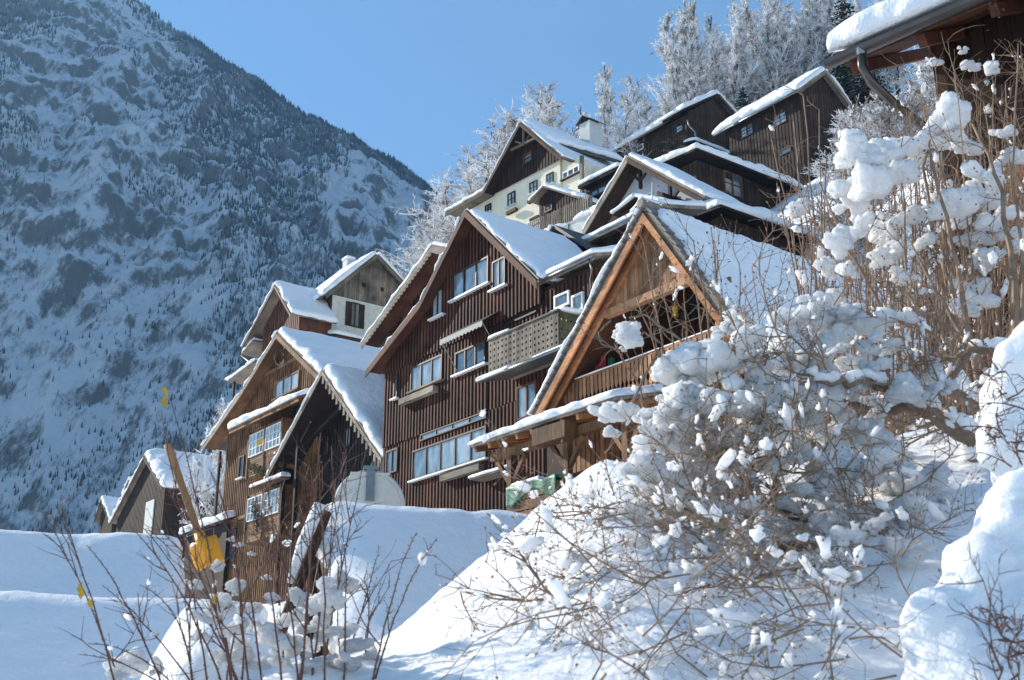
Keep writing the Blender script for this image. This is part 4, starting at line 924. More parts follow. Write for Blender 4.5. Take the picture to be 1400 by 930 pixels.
# ---- H: grey blue gable
h = House('plaster_house', 'grey blue plastered gable with carved brackets behind the larch house', 915, 285, 50, 16.0); h.holes = []
oh = -1.0; ap = h.L(858, 216, oh); el = h.L(797, 318, oh); er = h.L(962, 272, oh); prof = [el, ap, er]; zt = ztop_fn(prof, .06)
W0, W1 = el[0] + 1.6, er[0] - .5
wall = h.body([(W0, -3), (W1, -3), (W1, zt(W1)), (ap[0], zt(ap[0])), (W0, zt(W0))], 0, 3.0, PLASTERB)
h.roof(prof, oh, 1.9, .14, GREYW, snow=(.16, .24), wob=.06, res=.15)
h.barge(prof[0], prof[1], oh - .05, .26, .05, GREYX); h.barge(prof[1], prof[2], oh - .05, .26, .05, DARKB)
for p, q in ((prof[0], prof[1]), (prof[1], prof[2])): MB().slab([(p[0], oh, p[1] - .05), (q[0], oh, q[1] - .05), (q[0], 0, q[1] - .05), (p[0], 0, p[1] - .05)], .04).build('soffit', DARKB, h.e)
for px, py in ((875, 232), (916, 260)):
    x, z = h.L(px, py, -.5)
    br = MB().beam((x, -.5, z + .3), (x, -.5, z - 1.0), .14, .14).build('bracket', DARKB, h.e)
    MB().beam((x, -.5, z - .6), (x + .9, -.5, z + .0), .10, .12).build('brace', DARKB, br); MB().beam((x, -.5, z - .6), (x - .8, -.5, z + .2), .10, .12).build('brace', DARKB, br)
h.win((915, 288), (925, 268), 2, 2, 0, fm=FRAMEW); h.win((880, 280), (893, 262), 2, 2, 0, fm=FRAMEW)
s0, s1 = h.L(838, 292, -1.6), h.L(905, 274, -1.6)
lo = MB().slab([(h.L(838, 292, -1.6)[0], -1.6, s0[1] - .1), (h.L(868, 273, -1.6)[0], -1.6, h.L(868, 272, -1.6)[1]), (h.L(868, 273, -1.6)[0], -.1, h.L(868, 272, -1.6)[1]), (h.L(838, 292, -1.6)[0], -.1, s0[1] - .1)], .08).build('door_canopy', DARKB, h.e)
xa, za = h.L(838, 292, -1.6); xb, zb_ = h.L(868, 272, -1.6); xc, zc_ = h.L(908, 279, -1.6)
lo2 = MB().slab([(xb, -1.6, zb_), (xc, -1.6, zc_), (xc, -.1, zc_), (xb, -.1, zb_)], .08).build('door_canopy', DARKB, h.e)
snow_quad([(xa - .05, -1.7, za), (xa - .05, -.1, za), (xb, -.1, zb_ + .09), (xb, -1.7, zb_ + .09)], .2, lo, .1, .05, ('t',)); snow_quad([(xc + .05, -1.7, zc_ + .09), (xc + .05, -.1, zc_ + .09), (xb, -.1, zb_ + .09), (xb, -1.7, zb_ + .09)], .2, lo2, .1, .05, ('t',))
MB().box(xa + .3, xc - .3, -1.4, -.003, za - 2.5, za - .05).build('porch_box', DARKB, h.e)

# ---- brown shed roof between A and B
h = House('shed', 'brown boarded shed with snowy roof wedged between brown house and larch gable', 840, 340, 44, 13.0, cat='shed'); h.holes = []
a, b = h.L(800, 325, -.3), h.L(875, 303, -.3); zz = (a[1] + b[1]) / 2
wl = h.body([(a[0] + .3, -3), (b[0] + 1, -3), (b[0] + 1, zz - .1), (a[0] + .3, zz - .1)], 0, 2.0, DARKB); h.battens(wl, a[0] + .35, b[0] + .9, 0, zz - .12, .25, .17, .03, BROWNB)
ro = MB().slab([(a[0] - .1, -.4, zz - .1), (b[0] + 1.2, -.4, zz - .1), (b[0] + 1.2, 2.2, zz + .5), (a[0] - .1, 2.2, zz + .5)], .14).build('roof', GREYX, h.e)
snow_quad([(a[0] - .15, -.45, zz + .045), (b[0] + 1.2, -.45, zz + .045), (b[0] + 1.2, 2.2, zz + .645), (a[0] - .15, 2.2, zz + .645)], .28, ro, .12, .07)

# ---- I: long barn with corner to the viewer ; J: lower roof
def corner_barn(name, label, pc, Y, pl_, pr_, zb, th, wallm, cat, winr=None, rise=1.3, ohh=.8, fan=True):
    h = House(name, label, pc[0], pc[1], Y, zb, cat=cat); h.holes = []
    zc = h.z(ray(*pc)[2] * Y); u0 = h.L(*pl_)[0]; n1 = h.S(*pr_)[0]
    zc = (zc + h.S(*pr_)[1]) / 2 if abs(zc - h.S(*pr_)[1]) < 1.5 else zc
    wl = h.body([(u0 + .2, -4), (-ohh, -4), (-ohh, zc - .05), (u0 + .2, zc - .05)], ohh, n1 - .3, wallm)
    if winr:
        for bl, tr in winr: h.win(bl, tr, 2, 2, -ohh, 'R', HONEY, GLASSD)
    h.battens(wl, ohh + .05, n1 - .4, -2, zc - .06, .28, .2, .03, wallm, -ohh, 'R'); h.holes = []
    h.battens(wl, u0 + .25, -ohh - .05, -2, zc - .06, .28, .2, .03, wallm, ohh, 'F')
    zr = zc + rise
    ro = MB().slab([(u0, 0, zc + rise), (0, 0, zc), (0, n1, zc), (u0, n1, zc + rise)], .12).build('roof', DARK, h.e)
    snow_quad([(0, 0, zc + .125), (0, n1, zc + .125), (u0, n1, zc + rise + .125), (u0, 0, zc + rise + .125)], th * 1.25, ro, .16, .16, noise=.55)
    return h
corner_barn('barn', 'long dark barn with sagging snow roof below the two upper barns', (953, 214), 58, (878, 218), (1136, 268), 18.0, .42, DARKB, 'barn', [((990, 264), (1012, 242))], 0.35)
corner_barn('woodshed', 'low woodshed under a thick snow slab right above the larch roof', (986, 292), 46, (920, 300), (1140, 330), 14.0, .45, DARKB, 'shed', None, .2, .6)

# ---- D and E, the two upper barns
h = House('barn', 'upper barn with a snowy dormer below the frosted wood', 941, 190, 86, 34.0, cat='barn'); h.holes = []
zE = (h.L(842, 203, -.5)[1] + h.L(912, 174, -.5)[1]) / 2; apn = h.S(977, 133); D = 2 * apn[0] - .0
u0 = h.L(838, 200)[0] - 1
prof = [(-.6, zE), apn, (2 * apn[0] + .4, zE + .6)]; zt = ztop_fn(prof, .05)
d0, d1 = h.L(903, 160, -.5), h.L(962, 141, -.5); uD = h.L(911, 165)[0]; zz = (d0[1] + d1[1]) / 2 - .2
wall = h.body([(0, -3), (D, -3), (D, zt(D)), (apn[0], zt(apn[0])), (0, zt(0))], u0 + .3, uD, DARKB, 'u')
wall2 = h.body([(0, -3), (D, -3), (D, zt(D)), (apn[0], zt(apn[0])), (0, zz - .02)], uD + .002, 0, DARKB, 'u', 'dormer_wall')
h.win((872, 208), (880, 196), 1, 1, 0, fm=FRAMEW, gm=GLASSD); h.win((925, 184), (934, 169), 1, 2, 0, fm=FRAMEB)
h.battens(wall, u0 + .3, uD, 1, zE - .3, .3, .2, .03, DARKB); h.battens(wall2, uD, -.05, 1, zz - .1, .3, .2, .03, DARKB); h.holes = []
h.battens(wall2, .05, D - .05, 1, lambda a: min(zt(a), 99), .3, .2, .03, DARKB, 0, 'R')
h.roof(prof[:2], u0, uD + .1, .13, GREYW, 'u', snow=(.42,), wob=.12, noise=.35)
h.roof(prof[1:], u0, .5, .13, GREYW, 'u', snow=(.3,), wob=.12, noise=.35, name='rear_roof')
h.barge(prof[1], prof[2], .46, .24, .05, DARKB, 'u')
dr = MB().slab([(uD - .4, -.6, zz - .05), (.5, -.6, zz - .05), (.5, apn[0], apn[1] + .01), (uD - .4, apn[0], apn[1] + .01)], .16).build('dormer_roof', DARK, h.e)
snow_quad([(uD - .45, -.65, zz + .12), (.5, -.65, zz + .12), (.5, apn[0], apn[1] + .18), (uD - .45, apn[0], apn[1] + .18)], .35, dr, .2, .12, noise=.4)
MB().tube([h.L(940, 164, -.3) and (h.L(940, 164, -.3)[0], -.3, h.L(940, 164, -.3)[1]), (h.L(942, 172, -.2)[0], -.2, h.L(942, 172, -.2)[1]), (h.L(950, 180, -.1)[0], -.1, h.L(950, 180, -.1)[1]), (h.L(951, 188, -.1)[0], -.1, h.L(951, 188, -.1)[1])], .07, 8).build('downpipe', ZINC, h.e, True)
n0, z0 = h.S(948, 192, 1.2); n1, z1 = h.S(996, 205, 1.2)
lo = MB().slab([(.02, n0, z0 + .2), (1.3, n0, z0 - .1), (1.3, n1, z0 - .1), (.02, n1, z0 + .2)], .1).build('lean_to', DARK, h.e)
snow_quad([(1.35, n0, z0 + .01), (1.35, n1, z0 + .01), (.05, n1, z0 + .31), (.05, n0, z0 + .31)], .3, lo, .12, .1)

h = House('barn', 'highest dark barn with two lattice windows at the wood edge', 1098, 180, 75, 30.0, cat='barn'); h.holes = []
zE = (h.L(982, 172, -.5)[1] + h.L(1098, 136, -.5)[1]) / 2; apn = h.S(1122, 101); u0 = h.L(984, 180)[0]
D = 2 * apn[0]; prof = [(-.6, zE), apn, (D + .6, zE + .3)]; zt = ztop_fn(prof, .05)
wall = h.body([(0, -3), (D, -3), (D, zt(D)), (apn[0], zt(apn[0])), (0, zt(0))], u0 + .9, 0, DARKB, 'u')
h.win((1014, 191), (1030, 167), 2, 3, 0, fm=FRAMEB); h.win((1059, 175), (1075, 151), 2, 3, 0, fm=FRAMEB); h.win((1068, 214), (1082, 199), 1, 1, 0, fm=FRAMEB)
h.battens(wall, u0 + .95, -.05, 1, zE - .05, .3, .2, .03, DARKB); h.holes = []
h.battens(wall, .05, D - .05, 1, zt, .3, .2, .03, DARKB, 0, 'R')
h.roof(prof, u0, .5, .13, GREYW, 'u', snow=(.42, .3), wob=.12, noise=.3)
h.barge(prof[0], prof[1], .46, .24, .05, GREYX, 'u'); h.barge(prof[1], prof[2], .46, .24, .05, GREYX, 'u')
gutter(h, (u0, -.68, zE), (.5, -.68, zE), .08)

# ---- right-hand shed with gutter, close by
h = House('shed', 'close brown wooden shed with dark gutter and overhanging snow at the upper right', 1150, 84, 11, 2.2, -45, 'shed'); h.holes = []
g0 = h.L(1145, 84); g1 = h.L(1330, 2); zz = (g0[1] + g1[1]) / 2
W = 5.0
ro = MB().slab([(-.05, .02, zz + .02), (W, .02, zz + .02), (W, 3.2, zz + 1.75), (-.05, 3.2, zz + 1.75)], .07).build('roof', BRONZE, h.e)
snow_quad([(-.08, -.10, zz + .06), (W, -.10, zz + .06), (W, 3.2, zz + 1.83), (-.08, 3.2, zz + 1.83)], .24, ro, .05, .05, hf=.02, noise=.35)
for i in range(9): MB().slab([(0, .05 + i * .12, zz - .06 + i * .0653), (W, .05 + i * .12, zz - .06 + i * .0653), (W, .165 + i * .12, zz + .003 + i * .0653), (0, .165 + i * .12, zz + .003 + i * .0653)], .02).build('soffit_board', RED, ro)
for i in range(7): MB().beam((.12 + i * .75, .06, zz - .14), (.12 + i * .75, 2.5, zz + 1.19), .09, .13).build('rafter', RED, ro)
gu = MB(); k = 10
for t, rr in ((0, .075),):
    prf = [(-.085 + .075 * math.cos(math.pi + math.pi * j / k), -.03 + .075 * math.sin(math.pi + math.pi * j / k)) for j in range(k + 1)]
    prf += [(-.085 + .066 * math.cos(2 * math.pi - math.pi * j / k), -.03 + .066 * math.sin(2 * math.pi - math.pi * j / k)) for j in range(k + 1)]
    gu.prism([(-.12, y, zz + z) for y, z in prf], [(W, y, zz + z) for y, z in prf])
gu.build('gutter', BRONZE, h.e)
MB().tube([(-.118, -.085, zz - .03), (-.10, -.085, zz - .03)], .075, 14).build('gutter_end', BRONZE, h.e)
MB().tube([(.28, -.085, zz - .08), (.28, -.085, zz - .26), (.30, .0, zz - .40), (.42, .35, zz - .62), (.55, .95, zz - .80), (.55, 1.0, zz - 1.6), (.55, 1.02, -1)], .05, 12).build('downpipe', BRONZE, h.e, True)
MB().tube([(.28, -.085, zz - .05), (.28, -.085, zz - .12)], [.075, .052], 12).build('outlet', ZINC, h.e)
wl = h.body([(.5, -2.5), (W, -2.5), (W, zz + .55), (.5, zz + .55)], 1.12, 3.0, DARKB)  # shade under the eave is put into the dark wood of this wall
for i in range(30):
    x = .52 + i * .148; MB().box(x, x + .14, 1.085, 1.118, -2, zz + .5).build('board', BROWNB if i % 3 else DARKB, wl)
MB().box(.5, W, .98, 1.083, 1.0, 1.2).build('sill_beam', ORANGE, h.e)
fx = h.L(1352, 130, .6)[0]; 
sb = MB().box(fx, W, .35, .9, -2, h.L(1360, 240, .5)[1]).build('plank_box', ORANGE, h.e)
for i in range(6):
    MB().box(fx + .0, W, .31, .348, .1 + i * .24, .31 + i * .24).build('plank', ORANGE, sb)

# ---- foreground roofs: centre (blue shade) and left
RD = 17.0
def lane_roof(name, label, px, py, Y, length, run, pitch, zb, th):
    p = ray(px, py) * Y; a = R(RD); e = empty(name, (p[0], p[1], zb), a, label, 'roof')
    zr = p[2] - zb - th; tp = math.tan(R(pitch))
    return e, zr, tp
e, zr, tp = lane_roof('snowy_roof', 'smooth snow roof in blue shade in the centre with a rounded left edge', 447, 668, 11.5, 0, 0, 39, -1.5, .42)
Lr, run = 6.0, 3.3
rf = MB().slab([(0, -run, zr - run * tp), (Lr, -run, zr - run * tp), (Lr, 0, zr), (0, 0, zr)], .06).build('roof', DARKB, e)
snow_quad([(-.06, -run, zr - run * tp + .065), (Lr, -run, zr - run * tp + .065), (Lr, .05, zr + .065), (-.06, .05, zr + .065)], .36, rf, .05, .09, ('r',), mat=SNOWN, noise=.05, hf=.010, r=.40)
MB().slab([(0, 0.0, zr - .01), (Lr, 0.0, zr - .01), (Lr, 2.2, zr - 2.2 * tp), (0, 2.2, zr - 2.2 * tp)], .06).build('rear_slope', DARKB, e)
MB().prism([(.22, -run + .2, zr - (run - .2) * tp - .03), (.22, -run + .2, -1), (.22, 2.0, -1), (.22, 2.0, zr - 2.0 * tp - .03), (.22, 0, zr - .03)], [(Lr - .2, -run + .2, zr - (run - .2) * tp - .03), (Lr - .2, -run + .2, -1), (Lr - .2, 2.0, -1), (Lr - .2, 2.0, zr - 2.0 * tp - .03), (Lr - .2, 0, zr - .03)]).build('wall', HONEY, e)
MB().beam((-.02, -run, zr - run * tp - .1), (-.02, 0, zr - .1), .05, .2).build('barge_board', DARKB, e)
# snow topped pole leaning at the gable
q0, q1 = at(408, 800, 10.9), at(446, 700, 11.0)
pl = empty('leaning_pole', (q0.x, q0.y, gz(q0.x, q0.y)), 0, 'dark pole topped with snow leaning left of the central snow roof', 'pole')
dd = (q1 - q0); foot = q0 - dd * ((q0.z - gz(q0.x, q0.y)) / dd.z)
MB().tube([foot - pl.location, q1 - pl.location], .055, 8).build('pole', DARKB, pl, True)
SN = MB().tube([q0 - pl.location + Vector((-.07, 0, .02)), (q0 + q1) / 2 - pl.location + Vector((-.08, 0, .03)), q1 - pl.location + Vector((-.05, 0, .06))], [.04, .07, .075], 10).build('snow', SNOWN, pl, True)

e, zr, tp = lane_roof('snowy_roof', 'broad snow roof ridge in blue shade at the left edge', 246, 716, 10.2, 0, 0, 40, -3.0, .34)
L0 = -9.0; run = 1.9
rf = MB().slab([(L0, -run, zr - run * tp), (0, -run, zr - run * tp), (0, 0, zr), (L0, 0, zr)], .06).build('roof', DARKB, e)
snow_quad([(L0, -run, zr - run * tp + .065), (.05, -run, zr - run * tp + .065), (.05, .05, zr + .065), (L0, .05, zr + .065)], .30, rf, .06, .03, ('l',), mat=SNOWN, noise=.30, hf=.012, r=.22)
MB().slab([(L0, 0, zr - .01), (0, 0, zr - .01), (0, 2.4, zr - 2.4 * tp), (L0, 2.4, zr - 2.4 * tp)], .06).build('rear_slope', DARKB, e)
MB().prism([(L0, -run + .2, zr - (run - .2) * tp - .03), (L0, -run + .2, -1), (L0, 2.2, -1), (L0, 2.2, zr - 2.2 * tp - .03), (L0, 0, zr - .03)], [(-.2, -run + .2, zr - (run - .2) * tp - .03), (-.2, -run + .2, -1), (-.2, 2.2, -1), (-.2, 2.2, zr - 2.2 * tp - .03), (-.2, 0, zr - .03)]).build('wall', DARKB, e)
MB().beam((-.02, -run, zr - run * tp - .1), (-.02, 0, zr - .1), .05, .2).build('barge_board', DARKB, e)
e2, zr2, tp2 = lane_roof('snowy_roof', 'lower smooth snow roof in the bottom left corner', 262, 792, 8.1, 0, 0, 40, -3.0, .34)
rf = MB().slab([(L0, -2.6, zr2 - 2.6 * tp2), (.45, -2.6, zr2 - 2.6 * tp2), (.45, 0, zr2), (L0, 0, zr2)], .06).build('roof', DARKB, e2)
snow_quad([(L0, -2.6, zr2 - 2.6 * tp2 + .065), (.5, -2.6, zr2 - 2.6 * tp2 + .065), (.5, .25, zr2 + .065), (L0, .25, zr2 + .065)], .30, rf, .05, .05, ('l', 'b'), mat=SNOWN, noise=.05, hf=.010, r=.30)
MB().box(L0, .3, -2.3, .1, -1, zr2 - 2.6 * tp2 - .02).build('wall', DARKB, e2)
MB().slab([(L0, 0.1, zr2 - .05), (.45, 0.1, zr2 - .05), (.45, .9, zr2 - .12), (L0, .9, zr2 - .12)], .05).build('ledge', DARKB, e2)

# ------------------------------------------------------------------ trees
def seg3(m, p, q, r0, r1):
    d = (q - p); a = d.cross(Vector((.3, .2, 1))); a = a.normalized() if a.length > 1e-6 else Vector((1, 0, 0)); b = d.normalized().cross(a)
    o = len(m.v)
    for c, r in ((p, r0), (q, r1)):
        for j in range(3):
            t = j * 2.0944; m.v.append(tuple(c + a * (r * math.cos(t)) + b * (r * math.sin(t))))
    m.f += [(o, o + 1, o + 4, o + 3), (o + 1, o + 2, o + 5, o + 4), (o + 2, o, o + 3, o + 5)]
def frost_tree(seed, H, spread=.30, start=.18, up=.75, nb=46, twig=.035):
    rg = random.Random(seed); tr = MB(); cr = MB()
    pts = [Vector((0, 0, -1.0))]; n = 9; lean = Vector((rg.gauss(0, .03), rg.gauss(0, .03), 0))
    for i in range(1, n + 1): pts.append(Vector((lean.x * H * i / n + rg.gauss(0, .012) * H * .6, lean.y * H * i / n + rg.gauss(0, .012) * H * .6, H * i / n)))
    rad = [H * .013 * (1 - i / (n + .6)) + .02 for i in range(n + 1)]; tr.tube(pts, rad, 6)
    def trunk_at(t):
        f = t * n; i = min(int(f), n - 1); return pts[i].lerp(pts[i + 1], f - i)
    for b in range(nb):
        t = start + (1 - start) * (b + rg.random()) / nb; p = trunk_at(t); az = rg.uniform(0, 6.283)
        Lb = H * spread * (1.05 - t) ** .75 * rg.uniform(.65, 1.2) * (1 if t > start + .1 else .7)
        el = up + .35 * t + rg.gauss(0, .15); d = Vector((math.cos(az) * math.cos(el), math.sin(az) * math.cos(el), math.sin(el)))
        q = p; r = max(.025, H * .004 * (1.1 - t)); ns = 5; prev = p
        for k in range(ns):
            d = (d + Vector((rg.gauss(0, .13), rg.gauss(0, .13), rg.gauss(.03, .10)))).normalized(); q = prev + d * (Lb / ns)
            seg3(tr if k < 2 else cr, prev, q, r * (1 - k / ns) + .02, r * (1 - (k + 1) / ns) + .018)
            for s in range(rg.randint(3, 5)):
                f = rg.random(); c = prev.lerp(q, f); e = (d + Vector((rg.gauss(0, .6), rg.gauss(0, .6), rg.gauss(.12, .45)))).normalized(); ls = Lb * rg.uniform(.16, .36)
                mid_ = c + e * ls * .5; e2 = (e + Vector((rg.gauss(0, .3), rg.gauss(0, .3), rg.gauss(-.02, .25)))).normalized(); end = mid_ + e2 * ls * .5
                seg3(cr, c, mid_, twig, twig * .9); seg3(cr, mid_, end, twig * .9, twig * .5)
                for w_ in range(4):
                    g = c.lerp(end, rg.uniform(.2, 1)); e3 = (e2 + Vector((rg.gauss(0, .7), rg.gauss(0, .7), rg.gauss(.0, .5)))).normalized()
                    seg3(cr, g, g + e3 * ls * rg.uniform(.25, .5), twig * .85, twig * .45)
            prev = q
    return tr.mesh('trunk', TRUNKF), cr.mesh('crown', FROST)
def conifer(seed, H):
    rg = random.Random(seed); tr = MB(); gr = MB(); sn = MB()
    tr.tube([(0, 0, -1), (0, 0, H)], [H * .014 + .05, .02], 6)
    nl = int(H * 2.6)
    for i in range(nl):
        t = .08 + .92 * (i + .5) / nl; z = H * t; Lb = (H * .19) * (1 - t) ** .8 + .15
        for k in range(7):
            az = rg.uniform(0, 6.283); dr = -.25 - .35 * (1 - t) + rg.gauss(0, .1); L = Lb * rg.uniform(.7, 1.15); d = Vector((math.cos(az), math.sin(az), dr)); p = Vector((0, 0, z + rg.gauss(0, .1)))
            s = Vector((-math.sin(az), math.cos(az), 0))
            nn = max(3, int(L / .35))
            for j in range(nn):
                f = (j + .6) / nn; c = p + d * (L * f) + Vector((0, 0, rg.gauss(0, .05)))
                for sg in (-1, 1):
                    tip = c + s * sg * L * .32 * (1.15 - f) * rg.uniform(.7, 1.2) + d * .22 * L / nn + Vector((0, 0, -.12 - rg.random() * .15))
                    gr.add([c - d * .12, c + d * .16, tip], [(0, 1, 2)])
                    if rg.random() < .50: sn.add([c - d * .10 + Vector((0, 0, .05)), c + d * .14 + Vector((0, 0, .06)), c.lerp(tip, .75) + Vector((0, 0, .06))], [(0, 1, 2)])
    return tr.mesh('trunk', BARK), gr.mesh('foliage', GREEN), sn.mesh('snow', SNOW)
VAR = [frost_tree(11, 15, .33, .15, .65, 50, .028), frost_tree(12, 15, .32, .2, .72, 46, .028), frost_tree(13, 15, .40, .2, .55, 46, .028), frost_tree(14, 15, .27, .15, .85, 48, .026)]
SHR = [frost_tree(21, 5, .55, .03, .75, 40, .028), frost_tree(22, 5, .6, .02, .6, 42, .028)]
CON = [conifer(31, 14), conifer(32, 16)]
def plant_tree(px, py_top, Y, v, label, group=None, base=None, wide=1.0, name='frosted_tree', cat='tree', hmax=None):
    """tree whose top is seen at the pixel; it stands on the ground at distance Y"""
    p = at(px, py_top, Y); g = gz(p.x, p.y); Hh = max(2.0, p.z - g)
    if hmax and Hh > hmax: Hh = hmax
    src = (VAR + SHR)[v]; s = Hh / (15.2 if v < len(VAR) else 5.4); rg = random.Random(int(px * 7 + py_top))
    e = empty(name, (p.x, p.y, g), rg.uniform(0, 6.28), label, cat, group); e.scale = (s * wide, s * wide, s)
    link('trunk', src[0], e); link('crown', src[1], e)
def plant_con(px, py, Y, v, label, group=None, hmax=18, wide=1):
    p = at(px, py, Y); g = gz(p.x, p.y); Hh = min(hmax, max(3, p.z - g)); s = Hh / (14, 16)[v]
    e = empty('conifer', (p.x, p.y, g), px, label, 'tree', group); e.scale = (s * wide, s * wide, s)
    for nm, me in zip(('trunk', 'foliage', 'snow'), CON[v]): link(nm, me, e)
GL = 'frosted trees behind the roofs'
plant_tree(720, 112, 92, 2, 'broad frosted tree rising left of the cream house gable', GL, wide=1.35)
plant_tree(748, 128, 97, 0, 'frosted tree with feathery crown right behind the cream house apex', GL, wide=1.2)
plant_tree(682, 160, 88, 0, 'frosted tree leaning over the left roof slope of the cream house', GL, wide=1.4)
plant_tree(660, 205, 86, 2, 'lower frosted tree at the left eave of the cream house', GL, wide=1.6)
plant_tree(622, 243, 89, 2, 'round frosted tree between the mountain and the cream house', GL, wide=1.1)
plant_tree(592, 275, 91, 0, 'frosted tree right above the half hidden timber house', GL, wide=1.3)
plant_tree(566, 318, 94, 2, 'frosted tree low beside the apex of the pale block gable', GL, wide=1.0)
plant_tree(760, 150, 96, 1, 'thin frosted tree behind the ridge of the cream house', GL)
plant_tree(787, 137, 104, 3, 'slender far frosted tree just left of the chimney', GL, wide=.7)
plant_tree(826, 92, 98, 3, 'tall narrow frosted tree just right of the chimney', GL)
plant_tree(862, 100, 96, 0, 'dense frosted tree left of the upper barn dormer', GL)
plant_tree(885, 125, 96, 1, 'frosted tree standing close behind the upper barn roof', GL)
plant_tree(845, 130, 92, 2, 'low frosted crown between chimney and upper barn', GL)
plant_tree(915, 110, 99, 1, 'frosted tree right behind the upper barn dormer', GL)
rg = random.Random(8)
GW = 'frosted trees of the steep wood'
LW = 'tallest frosted tree of the steep wood standing against the top edge'
for i in range(84):
    px = rg.uniform(915, 1215); Y = rg.uniform(96, 150); lim = np.interp(px, [905, 940, 985, 1030, 1400], [60, 12, -10, -30, -60])
    p0 = at(px, 300, Y); g = gz(p0.x, p0.y); hgt = rg.uniform(12, 18)
    top = 1010 - (g + hgt) / Y * 1709 * 1.0
    d = ray(px, 0); top = max(lim + rg.uniform(0, 70), min(top, 190))
    lw = ('tall frosted tree of the steep wood left of the highest barn' if px < 1000 else 'frosted tree of the steep wood right above the highest barn roof' if px < 1110 else 'frosted tree of the steep wood between highest barn and close shed')
    plant_tree(px, top, Y, rg.choice((0, 1, 1, 3, 3)), lw, GW, hmax=19)
for px, top, Y in ((918, 40, 97), (926, 15, 103), (950, 20, 96), (975, 10, 99), (938, -4, 98), (962, -8, 102), (990, 5, 97), (1012, -20, 105), (1060, -15, 103), (1090, -10, 110)):
    plant_tree(px, top, Y, 3 if px % 4 else 1, LW, GW, hmax=24)
for px, py, Y, v, lb in ((1150, -12, 92, 0, 'dark snow dusted conifer at the top beside the close shed'), (1045, 92, 104, 1, 'dark conifer showing between frosted trees above the highest barn'), (1015, 118, 96, 0, 'dark conifer at the left of the highest barn roof'), (1180, 40, 90, 1, 'snow dusted conifer half hidden behind the close shed gutter')):
    plant_con(px, py, Y, v, lb, 'conifers of the steep wood', wide=1.3)
for i in range(34):
    px = rg.uniform(1128, 1400); Y = rg.uniform(26, 74); p0 = at(px, 300, Y); g = gz(p0.x, p0.y); hgt = rg.uniform(2.2, 4.6)
    yt = 1010 - (g + hgt) / Y * 1709
    e = empty('frosted_shrub', (p0.x, p0.y, g), rg.uniform(0, 6), 'frosted shrub on the snowy slope behind the tall brown hedge', 'shrub', 'frosted shrubs on the slope'); s = hgt / 5.4; e.scale = (s * 1.5, s * 1.5, s)
    sv = rg.choice(SHR); link('trunk', sv[0], e); link('crown', sv[1], e)
plant_tree(312, 540, 71, 5, 'small frosted shrub at the left verge of the honey house', None, name='frosted_shrub', cat='shrub', wide=.45)
e = None

# ------------------------------------------------------------------ snow clumps for the bushes
def blob(seed, n=9, flat=.8, vox=.06):
    rg = random.Random(seed); m = MB()
    import bmesh
    bm = bmesh.new()
    from mathutils import Matrix, noise
    for i in range(n):
        r = rg.uniform(.32, .62); c = Vector((rg.gauss(0, .42), rg.gauss(0, .38), rg.gauss(0, .30)))
        bmesh.ops.create_icosphere(bm, subdivisions=2, radius=r, matrix=Matrix.Translation(c))
    me = bpy.data.meshes.new('b'); bm.to_mesh(me); bm.free()
    o = bpy.data.objects.new('tmp', me); COL.objects.link(o)
    md = o.modifiers.new('r', 'REMESH'); md.mode = 'VOXEL'; md.voxel_size = vox
    ms = o.modifiers.new('s', 'SMOOTH'); ms.iterations = 7; ms.factor = .6
    dg = bpy.context.evaluated_depsgraph_get(); out = bpy.data.meshes.new_from_object(o.evaluated_get(dg)); bpy.data.objects.remove(o)
    V = np.empty(len(out.vertices) * 3); out.vertices.foreach_get('co', V); V = V.reshape(-1, 3)
    for i in range(len(V)):
        v = Vector(V[i]); k = noise.fractal(v * 1.9 + Vector((seed, 0, 0)), .75, 2.2, 6) * .24 - abs(noise.noise(v * 3.3 + Vector((0, seed, 0)))) * .16 + noise.noise(v * 11) * .025
        V[i] += np.array(v.normalized()) * k
    V[:, 2] *= flat; V[:, 2] = np.where(V[:, 2] < -.45, -.45 + (V[:, 2] + .45) * .5, V[:, 2])
    V /= np.abs(V[:, :2]).max()
    out.vertices.foreach_set('co', V.ravel()); out.materials.clear(); out.materials.append(SNOWC); out.polygons.foreach_set('use_smooth', [True] * len(out.polygons)); out.name = 'snow_clump'
    return out
BL = [blob(100 + i, random.Random(i).randint(6, 12), random.Random(i + 50).uniform(.75, 1.05)) for i in range(10)]
CR = random.Random(77)
def clump(e, px, py, rpx, Y, sq=1.0, k=1.62):
    p = at(px, py, Y); r = rpx / FPX * Y * k
    o = link('snow_clump', CR.choice(BL), e, p - e.location, (CR.gauss(0, .2), CR.gauss(0, .2), CR.uniform(0, 6.28)))
    o.scale = (r * CR.uniform(.85, 1.2), r * CR.uniform(.85, 1.2), r * sq * CR.uniform(.8, 1.1))
def limb(m, pts, r0, r1, k=6, jit=.0, rg=CR):
    """tapered, slightly crooked limb through 3D points"""
    P = []
    for i in range(len(pts) - 1):
        for j in range(4): P.append(pts[i].lerp(pts[i + 1], j / 4) + Vector((rg.gauss(0, jit), rg.gauss(0, jit), rg.gauss(0, jit))))
    P.append(pts[-1]); n = len(P); m.tube(P, [r0 + (r1 - r0) * (i / (n - 1)) ** .8 for i in range(n)], k)
    return P
